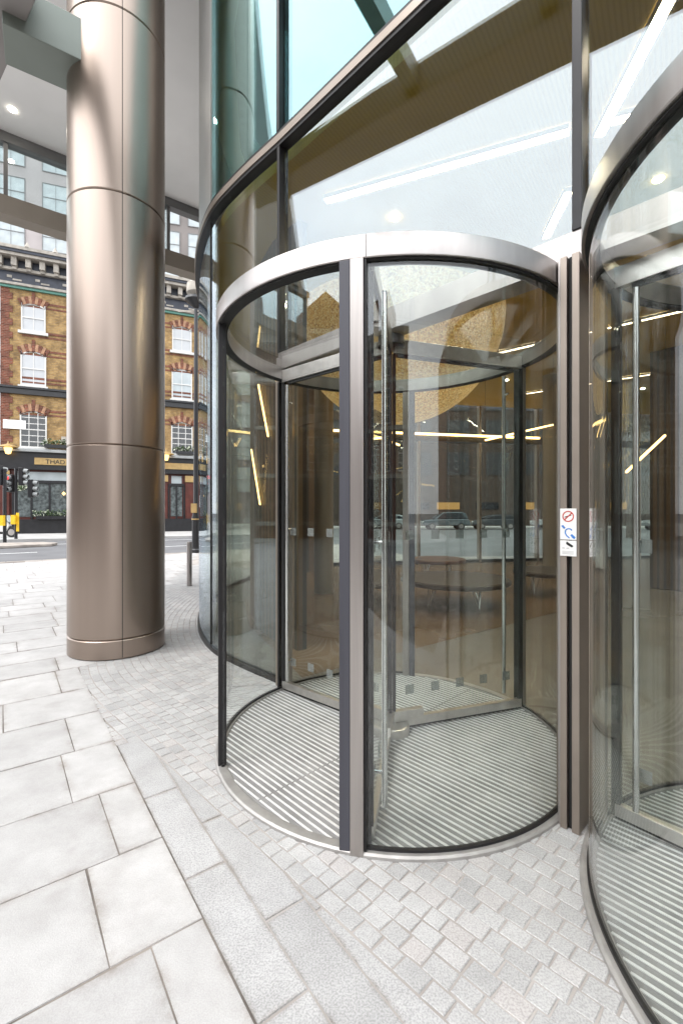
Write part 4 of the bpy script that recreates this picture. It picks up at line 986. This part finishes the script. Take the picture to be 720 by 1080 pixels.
# lanterns on the fascia
for fc, a in ((F1, -1.2), (F1, 9.35), (F1, 3.9)):
    mm = MB(); x, y, z = fc.P(a, 5.75, 1.15)
    mm.lathe([(0.02, 0.95), (0.06, 0.75), (0.62, 0.55), (0.64, 0.50), (0.0, 0.50)], (x, y), 10, z); ln = mm.build('lantern', M['brassy'], pub)
    mm = MB(); mm.lathe([(0.0, -0.05), (0.16, 0.0), (0.26, 0.42), (0.0, 0.45)], (x, y), 8, z+0.04); mm.build('lamp_glass', M['warm_lamp'], ln)
mm = MB(); c = F1.P(2.15, 3.0, 0.55); mm.lathe([(0.0, -0.15), (0.13, 0), (0.0, 0.15)], (c[0], c[1]), 8, c[2]); mm.build('wall_lamp', M['warm_lamp'], pub)
mm = MB(); F1.box(mm, 8.35, 9.0, 2.0, 3.0, 0.43, 0.48); mm.build('menu_case', M['sign_white'], pub)
# flower boxes and baskets: clumps of small leaf faces
def foliage(mb, c, rx, ry, rz, n, s, mi=0):
    for _ in range(n):
        while True:
            v = Vector((random.uniform(-1, 1), random.uniform(-1, 1), random.uniform(-1, 1)))
            if v.length < 1: break
        p = Vector((c[0]+v.x*rx, c[1]+v.y*ry, c[2]+v.z*rz))
        a = Vector((random.gauss(0, 1), random.gauss(0, 1), random.gauss(0, 1))).normalized(); b = a.cross(Vector((random.random(), random.random(), random.random()))).normalized()
        mb.mi = mi if random.random() < 0.7 else 1
        mb.quad(p-a*s, p-b*s*0.5, p+a*s, p+b*s*0.5)
def planter(fc, a0, a1, z, d, label):
    c = fc.P((a0+a1)/2, z, d); root = thing('flower_box', label, 'flower box', c, 'flower boxes on the pub')
    mm = MB(); fc.box(mm, a0, a1, z, z+0.25, d-0.18, d+0.18); mm.build('trough', M['black'], root)
    mm = MB(); k = int((a1-a0)/0.35)
    for i in range(k+1):
        foliage(mm, fc.P(a0+(a1-a0)*i/max(1, k), z+0.42, d), 0.3, 0.25, 0.3, 40, 0.11)
    mm.build('foliage', [M['leaf'], M['flower']], root, fix=False)
planter(F1, 0.9, 3.2, 6.42, 0.45, 'flower box on the pub lead roof under the arched window')
planter(F1, 0.4, 2.6, 1.06, 0.62, 'flower box with white blooms along the sill of the pub shop window')
planter(F1, 10.2, 11.6, 6.42, 0.45, 'flower box by the right hand pub window behind the lamp post')
def basket(fc, a, z, label):
    c = fc.P(a, z, 0.85); root = thing('hanging_basket', label, 'hanging basket', c, 'hanging baskets on the pub')
    mm = MB(); mm.lathe([(0.0, -0.35), (0.2, -0.28), (0.32, 0.0), (0.0, 0.02)], (c[0], c[1]), 12, c[2]); mm.build('bowl', M['leaf'], root)
    mm = MB(); mm.tube((c[0], c[1], c[2]), (c[0], c[1], c[2]+0.9), 0.03, n=6); mm.build('chain', M['black'], root)
    mm = MB(); foliage(mm, c, 0.48, 0.48, 0.36, 150, 0.1, 1); mm.build('foliage', [M['leaf'], M['flower']], root, fix=False)
basket(F1, 8.75, 3.7, 'round hanging basket on the maroon pub front above the menu case')
basket(F1, -0.55, 3.5, 'hanging basket on the pub front behind the traffic signals')

# --- generic building with a grid of windows
def block(name, label, cat, o, u, L, H_, depth, wallm, storeys, cols, ww, wh, protos, bands=None, z0=1.0, top=None, ground=None, gap=None):
    fc = Facade(o, u); root = thing(name, label, cat, (o[0], o[1], 0))
    bk_ = -fc.n
    a = Vector(o); b = a + fc.u*L
    mm = MB(); mm.prism([tuple(a), tuple(b), tuple(b + bk_*depth), tuple(a + bk_*depth)], 0.0, H_); mm.build('wall', wallm, root)
    sh = (H_ - z0)/storeys
    for s in range(storeys):
        for c in range(cols):
            put_window(fc, root, L*(c+0.5)/cols, z0 + s*sh + (sh-wh)*0.35, protos[min(s, len(protos)-1)])
        if bands:
            mm = MB(); fc.box(mm, 0, L, z0+s*sh-0.12, z0+s*sh+0.12, 0.0, 0.12); mm.build('stone_band', bands, root)
    if bands:
        mm = MB(); fc.box(mm, -0.2, L+0.2, H_-0.7, H_-0.25, 0.0, 0.3); fc.box(mm, -0.2, L+0.2, H_-0.249, H_+0.05, 0.0, 0.55); mm.build('cornice', bands, root)
    if top == 'gable':
        k = int(L/9)
        for i in range(k):
            a0 = L*(i+0.25)/k; mm = MB(); w_ = 3.6
            mm.extr([fc.P(a0, H_+0.051, -0.1), fc.P(a0+w_, H_+0.051, -0.1), fc.P(a0+w_, H_+1.0, -0.1), fc.P(a0+w_*0.5, H_+2.6, -0.1), fc.P(a0, H_+1.0, -0.1)], (bk_.x*1.0, bk_.y*1.0, 0)); mm.build('gable', wallm, root)
            mm = MB(); c = fc.P(a0+w_+1.6, H_+1.2, -1.0); mm.box(c, (1.2, 0.9, 2.4), fc.ang()); mm.build('chimney', wallm, root)
    return root, fc
wB = proto(1.3, 2.1, 2, 4, 0.0, M['white'], M['pane']); wS = proto(2.6, 2.6, 2, 2, 0.0, M['black'], M['pane'])
wD = proto(2.6, 2.6, 2, 2, 0.0, M['black'], M['black']); wM = proto(3.0, 3.6, 2, 2, 0.0, M['grey'], M['pane_pale']); wP = proto(2.2, 3.6, 1, 2, 0.0, M['grey'], M['pane_pale'])
block('modern_building', 'pale modern office block rising behind the pub seen left of the column', 'building', (-52, 52), (0.94, 0.34), 24, 54, 10, M['modern'], 10, 5, 3, 3.6, [wM], z0=4)
block('modern_building', 'grey brown stone office block rising behind the pub right of the column', 'building', (-27.5, 60), (0.97, 0.24), 16, 58, 10, M['modern_dark'], 12, 5, 2.2, 3.6, [wP], z0=4)
# brick terraces across the streets behind the camera: what the glass mirrors
block('brick_terrace', 'red brown brick terrace with pale stone bands mirrored in the left of the drum', 'building', (-24, -30), (0.0, 1.0), 41, 12.5, 9, M['brown_brick'], 4, 11, 1.3, 2.1, [wS, wB], M['cream'], top='gable', z0=0.9)
block('brick_terrace', 'brick terrace with chimneys mirrored in the front glass left of the sky gap', 'building', (2.0, -22), (-1.0, 0.0), 24, 12.0, 9, M['red_brick'], 4, 7, 1.3, 2.1, [wS, wB], M['cream'], top='gable', z0=0.9)
block('brick_terrace', 'brown brick building mirrored in the front glass right of the sky gap', 'building', (46, -21), (-1.0, 0.0), 33, 13.0, 9, M['brown_brick'], 4, 9, 1.3, 2.1, [wS, wB], M['cream'], z0=0.9)
# dark building beyond the lobby
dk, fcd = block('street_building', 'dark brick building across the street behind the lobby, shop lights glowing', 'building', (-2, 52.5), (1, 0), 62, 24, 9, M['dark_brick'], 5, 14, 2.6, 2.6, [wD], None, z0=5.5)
for i, a in enumerate((5, 9.5, 13, 17.5, 22, 27, 33)):
    mm = MB(); fcd.box(mm, a, a+2.6, 1.9, 2.7, 0.0, 0.08); mm.build('shop_window', M['shop_lit'] if i % 2 == 0 else M['pane'], dk)
# far blocks of the pub side street, so the street does not end in nothing
block('brick_terrace', 'distant brown brick terrace in the side street right of the pub', 'building', (-9.5, 70), (1.0, 0.05), 9, 20, 9, M['brown_brick'], 5, 3, 1.3, 2.1, [wB], M['cream'], z0=0.9)

# ------------------------------------------------------------------ street furniture
def lamp_post(x, y, label):
    root = thing('lamp_post', label, 'lamp post', (x, y, 0))
    m = MB(); m.lathe([(0.19, 0.0), (0.19, 0.12), (0.15, 0.16), (0.15, 1.25), (0.17, 1.28), (0.17, 1.36), (0.10, 1.6), (0.085, 5.0), (0.07, 9.6)], (x, y), 24); m.build('pole', M['black'], root)
    m = MB(); m.lathe([(0.155, 1.29), (0.175, 1.30), (0.175, 1.34), (0.155, 1.35)], (x, y), 24); m.lathe([(0.152, 1.38), (0.13, 1.44)], (x, y), 24); m.build('gilt_band', M['brassy'], root)
    m = MB(); m.box((x-0.02, y-0.17, 1.75), (0.2, 0.14, 0.36)); m.build('ballot_box', M['brassy'], root)
    m = MB(); m.lathe([(0.05, 9.6), (0.42, 9.9), (0.40, 10.0), (0.05, 9.96)], (x, y), 16); lh = m.build('lantern', M['black'], root)
    m = MB(); m.lathe([(0.2, 10.0), (0.36, 10.2), (0.34, 10.55), (0.12, 10.75), (0.0, 10.8)], (x, y), 16); m.build('lamp_globe', M['cream'], lh)
    m = MB(); m.bar((x-0.7, y, 9.5), (x+0.7, y, 9.5), 0.06, 0.06); m.build('crossbar', M['cream'], root)
lamp_post(-5.72, 17.9, 'tall black lamp post with gilt bands on the far pavement edge')
b = MB(); b.lathe([(0.055, 0.0), (0.055, 0.93), (0.05, 0.955), (0.0, 0.96)], (-3.29, 9.85), 20); bo = b.build('steel_collar', M['steel'])
bo.name = 'bollard'; tag(bo, 'slim steel bollard on the pavement near the curved glass', 'bollard')

def signal(x, y, H_, label, heads, box=False, strip=False):
    root = thing('traffic_signal', label, 'traffic signal', (x, y, 0), 'traffic signals at the crossing')
    m = MB(); m.tube((x, y, -0.13), (x, y, H_), 0.085, n=14); m.build('pole', M['black'], root)
    for (dx, dz, rot, lit) in heads:
        m = MB(); m4 = Matrix.Translation((x+dx, y, H_+dz)) @ Matrix.Rotation(R_(rot), 4, 'Z')
        m.box(None, (0.34, 0.24, 1.05), M4=m4); hd = m.build('signal_head', M['black'], root, bevel=0.02)
        for j, zz in enumerate((0.34, 0.0, -0.34)):
            a = m4 @ Vector((0, -0.125, zz)); bb = m4 @ Vector((0, -0.36, zz-0.03))
            m = MB(); m.tube(a, bb, 0.135, 0.135, 14, caps=False); m.build('visor', M['lead'], hd)
            m = MB(); cc = m4 @ Vector((0, -0.135, zz)); m.tube(a, cc, 0.12, 0.12, 14); m.build('lens', M['red_lamp'] if (lit and j == 0) else M['pane'], hd)
    if box:
        m = MB(); m.box((x-0.02, y-0.17, 1.15), (0.24, 0.16, 0.55)); m.build('push_button_box', M['yellow'], root)
    if strip:
        m = MB(); m.box((x+0.13, y-0.05, 1.0), (0.15, 0.05, 1.1)); m.build('yellow_strip', M['yellow'], root)
signal(-17.9, 24.2, 3.9, 'tall black traffic signal pole with a yellow box, leftmost', [(-0.3, -0.35, 150, False)], box=True)
signal(-19.3, 27.0, 4.2, 'traffic signal with three heads, red lamp lit and yellow strip', [(-0.3, -0.9, 0, True), (0.35, -0.5, 95, False), (0.9, -1.2, 100, False)], box=True, strip=True)
signal(-8.3, 28.0, 3.9, 'traffic signal with a lit red lamp right of the lamp post', [(0.15, -0.5, 10, True)], box=True)
# kerbed island
isl = MB(True); isl.prism([(-16.6, 21.0), (-14.6, 23.0), (-14.9, 23.9), (-16.0, 24.4), (-20.4, 22.6), (-20.4, 21.3)][::1], -0.139, 0.0)
tag(isl.build('traffic_island', M['kerb'], bevel=0.03), kind='structure')
# motorcycle parked at the left edge
mc = thing('motorcycle', 'white and black motorcycle parked by the pub at the left edge', 'motorcycle', (-21.4, 28.6, 0))
for dx in (-0.7, 0.7):
    m = MB(); m.tube((-21.4+dx, 28.54, 0.33), (-21.4+dx, 28.66, 0.33), 0.33, n=20); wh_ = m.build('wheel', M['tyre'], mc)
    m = MB(); m.tube((-21.4+dx, 28.53, 0.33), (-21.4+dx, 28.67, 0.33), 0.2, n=16); m.build('rim', M['steel'], wh_)
m = MB(); m.extr([(-21.9, 28.48, 0.35), (-21.0, 28.48, 0.35), (-20.8, 28.48, 0.75), (-20.95, 28.48, 1.05), (-21.3, 28.48, 1.0), (-21.5, 28.48, 0.82), (-22.2, 28.48, 0.9), (-22.15, 28.48, 0.7)], (0, 0.26, 0)); m.build('body', M['white'], mc, bevel=0.04)
m = MB(); m.bar((-22.2, 28.61, 0.94), (-21.5, 28.61, 0.88), 0.28, 0.1); m.build('saddle', M['black'], mc)
m = MB(); m.extr([(-20.95, 28.46, 1.05), (-20.75, 28.46, 0.95), (-20.95, 28.46, 1.4), (-21.05, 28.46, 1.35)], (0, 0.3, 0)); m.build('windscreen', M['pane_pale'], mc)
m = MB(); m.tube((-20.98, 28.25, 1.08), (-20.98, 28.97, 1.08), 0.025, n=8); m.tube((-20.7, 28.61, 0.33), (-20.95, 28.61, 1.05), 0.04, n=8); m.build('handlebar', M['black'], mc)

# parked cars beyond the lobby
def car(x, y, paint, label, rz=0.0, suv=True):
    root = thing('parked_car', label, 'car', (x, y, -0.13), 'cars parked across the street behind the lobby')
    Ht = 1.72 if suv else 1.46; z = lambda v: v - 0.13
    body = [(-2.25, 0.42), (-2.3, 0.72), (-2.15, 0.92), (-1.05, 1.02), (2.1, 1.04), (2.28, 0.85), (2.28, 0.42)]
    m = MB(); m.extr([(x+a, y-0.88, z(b_)) for a, b_ in body], (0, 1.76, 0)); m.build('body', paint, root, bevel=0.07)
    cab = [(-1.15, 1.03), (-0.35, Ht-0.06), (0.0, Ht), (1.5, Ht), (1.85, Ht-0.1), (2.15, 1.05)]
    m = MB(); m.extr([(x+a, y-0.76, z(b_)) for a, b_ in cab], (0, 1.52, 0)); m.build('cabin', paint, root, bevel=0.06)
    gl_ = [[(-0.92, 1.08), (-0.3, Ht-0.14), (0.28, Ht-0.1), (0.28, 1.08)], [(0.36, 1.08), (0.36, Ht-0.1), (1.15, Ht-0.1), (1.15, 1.08)], [(1.23, 1.08), (1.23, Ht-0.1), (1.5, Ht-0.12), (1.85, 1.1)]]
    for s in (-1, 1):
        for g_ in gl_:
            m = MB(); m.extr([(x+a, y+s*0.765, z(b_)) for a, b_ in g_], (0, s*0.02, 0)); m.build('side_window', M['carglass'], root)
    m = MB(); m.extr([(x-1.12, y-0.68, z(1.1)), (x-0.40, y-0.68, z(Ht-0.12)), (x-0.44, y-0.68, z(Ht-0.09)), (x-1.17, y-0.68, z(1.12))], (0, 1.36, 0)); m.build('windscreen', M['carglass'], root)
    for a in (-1.42, 1.4):
        for s in (-1, 1):
            m = MB(); m.tube((x+a, y+s*0.70, z(0.34)), (x+a, y+s*0.905, z(0.34)), 0.34, n=24); w_ = m.build('wheel', M['tyre'], root)
            m = MB(); m.tube((x+a, y+s*0.70, z(0.34)), (x+a, y+s*0.915, z(0.34)), 0.21, n=16); m.build('rim', M['steel'], w_)
    for s in (-1, 1):
        m = MB(); m.box((x-2.24, y+s*0.62, z(0.76)), (0.14, 0.36, 0.14)); m.build('headlight', M['headlamp'], root)
    return root
car(10.2, 45.0, M['car_dark'], 'dark estate car parked behind the lobby left of the second mullion')
car(15.2, 45.6, M['car_black'], 'black saloon car parked next to the dark estate car', suv=False)
car(4.3, 46.2, M['car_silver'], 'silver car parked behind the lobby seen through the front drum post', suv=False)
car(21.4, 45.4, M['car_silver'], 'silver estate car parked behind the lobby right of the black saloon')
car(31.0, 43.0, M['car_silver'], 'silver saloon car seen through the cut off revolving door', suv=False)
# bare trees beyond the lobby
def tree(x, y, hgt, label, seed):
    rnd = random.Random(seed); root = thing('bare_tree', label, 'tree', (x, y, 0), 'bare winter trees across the street')
    tr = MB(); cw = MB()
    tr.tube((x, y, -0.1), (x+0.1, y, hgt*0.4), 0.24, 0.17, 10)
    def grow(p, d, L, r, lv):
        q = p + d*L; (tr if lv < 1 else cw).tube(p, q, r, r*0.65, 6, caps=False)
        if lv < 5:
            for _ in range(3 if lv < 3 else 2):
                nd = (d + Vector((rnd.gauss(0, .5), rnd.gauss(0, .5), rnd.gauss(0.1, .35)))).normalized(); grow(q, nd, L*rnd.uniform(.62, .85), r*0.62, lv+1)
    for _ in range(4): grow(Vector((x+0.1, y, hgt*0.4-0.1)), Vector((rnd.gauss(0, .5), rnd.gauss(0, .5), 1)).normalized(), hgt*0.2, 0.13, 0)
    tr.build('trunk', M['bark'], root); cw.build('crown', M['bark'], root)
tree(15.5, 22.0, 9, 'bare tree across the street seen through the cut off revolving door', 3)
tree(19.0, 30.0, 11, 'bare tree further along the street behind the lobby', 5)
for o in HIDE: bpy.data.objects.remove(o, do_unlink=True)

# ------------------------------------------------------------------ sky, sun, render settings
w = bpy.data.worlds.new('World'); sc.world = w; w.use_nodes = True; nt = w.node_tree; nt.nodes.clear()
out = N(nt, 'ShaderNodeOutputWorld'); bg = N(nt, 'ShaderNodeBackground'); nt.links.new(bg.outputs[0], out.inputs[0])
sky = N(nt, 'ShaderNodeTexSky', sky_type='NISHITA'); sky.sun_disc = False
SE, SA = R_(56), R_(236)
sky.sun_elevation = SE; sky.sun_rotation = SA; sky.air_density = 1.0; sky.dust_density = 3.0; sky.ozone_density = 1.0
tc = N(nt, 'ShaderNodeTexCoord'); nz = N(nt, 'ShaderNodeTexNoise'); nz.inputs['Scale'].default_value = 2.2; nz.inputs['Detail'].default_value = 7; nz.inputs['Roughness'].default_value = 0.55
mp = N(nt, 'ShaderNodeMapping'); mp.inputs['Scale'].default_value = (1, 1, 2.5); nt.links.new(tc.outputs['Generated'], mp.inputs[0]); nt.links.new(mp.outputs[0], nz.inputs['Vector'])
cr = ramp(nt, [(0.30, (0.55, 0.55, 0.55)), (0.6, (0.95, 0.95, 0.95))]); nt.links.new(nz.outputs[0], cr.inputs[0])
mx = N(nt, 'ShaderNodeMix', data_type='RGBA'); mx.inputs[7].default_value = (13.0, 13.3, 13.6, 1)
nt.links.new(cr.outputs[0], mx.inputs[0]); nt.links.new(sky.outputs[0], mx.inputs[6]); 
# thin overcast glows round the hidden sun
vd = N(nt, 'ShaderNodeVectorMath', operation='DOT_PRODUCT'); vd.inputs[1].default_value = (math.sin(SA)*math.cos(SE), math.cos(SA)*math.cos(SE), math.sin(SE))
nt.links.new(tc.outputs['Generated'], vd.inputs[0])
gm = N(nt, 'ShaderNodeMapRange', interpolation_type='SMOOTHSTEP'); gm.inputs['From Min'].default_value = 0.2; gm.inputs['From Max'].default_value = 1.0; gm.inputs['To Min'].default_value = 1.3; gm.inputs['To Max'].default_value = 2.2
nt.links.new(vd.outputs['Value'], gm.inputs['Value'])
vs = N(nt, 'ShaderNodeVectorMath', operation='SCALE'); nt.links.new(mx.outputs[2], vs.inputs[0]); nt.links.new(gm.outputs[0], vs.inputs['Scale'])
nt.links.new(vs.outputs[0], bg.inputs[0])
bg.inputs[1].default_value = 0.10
sun = bpy.data.lights.new('sun', 'SUN'); sun.energy = 0.9; sun.angle = R_(14); sun.color = (1.0, 0.97, 0.94)
so = bpy.data.objects.new('sun', sun); C.objects.link(so)
sd = Vector((math.sin(SA)*math.cos(SE), math.cos(SA)*math.cos(SE), math.sin(SE)))
so.rotation_euler = (-sd).to_track_quat('-Z', 'Y').to_euler(); so.location = (-6, -10, 20)

sc.view_settings.view_transform = 'Standard'; sc.view_settings.look = 'None'; sc.view_settings.gamma = 1; sc.view_settings.exposure = 0.72
cy = sc.cycles
cy.max_bounces = 14; cy.transparent_max_bounces = 40; cy.glossy_bounces = 7; cy.diffuse_bounces = 4; cy.transmission_bounces = 6
cy.caustics_reflective = False; cy.caustics_refractive = False; cy.sample_clamp_indirect = 6
cy.use_denoising = True
try: cy.denoiser = 'OPENIMAGEDENOISE'
except Exception: pass
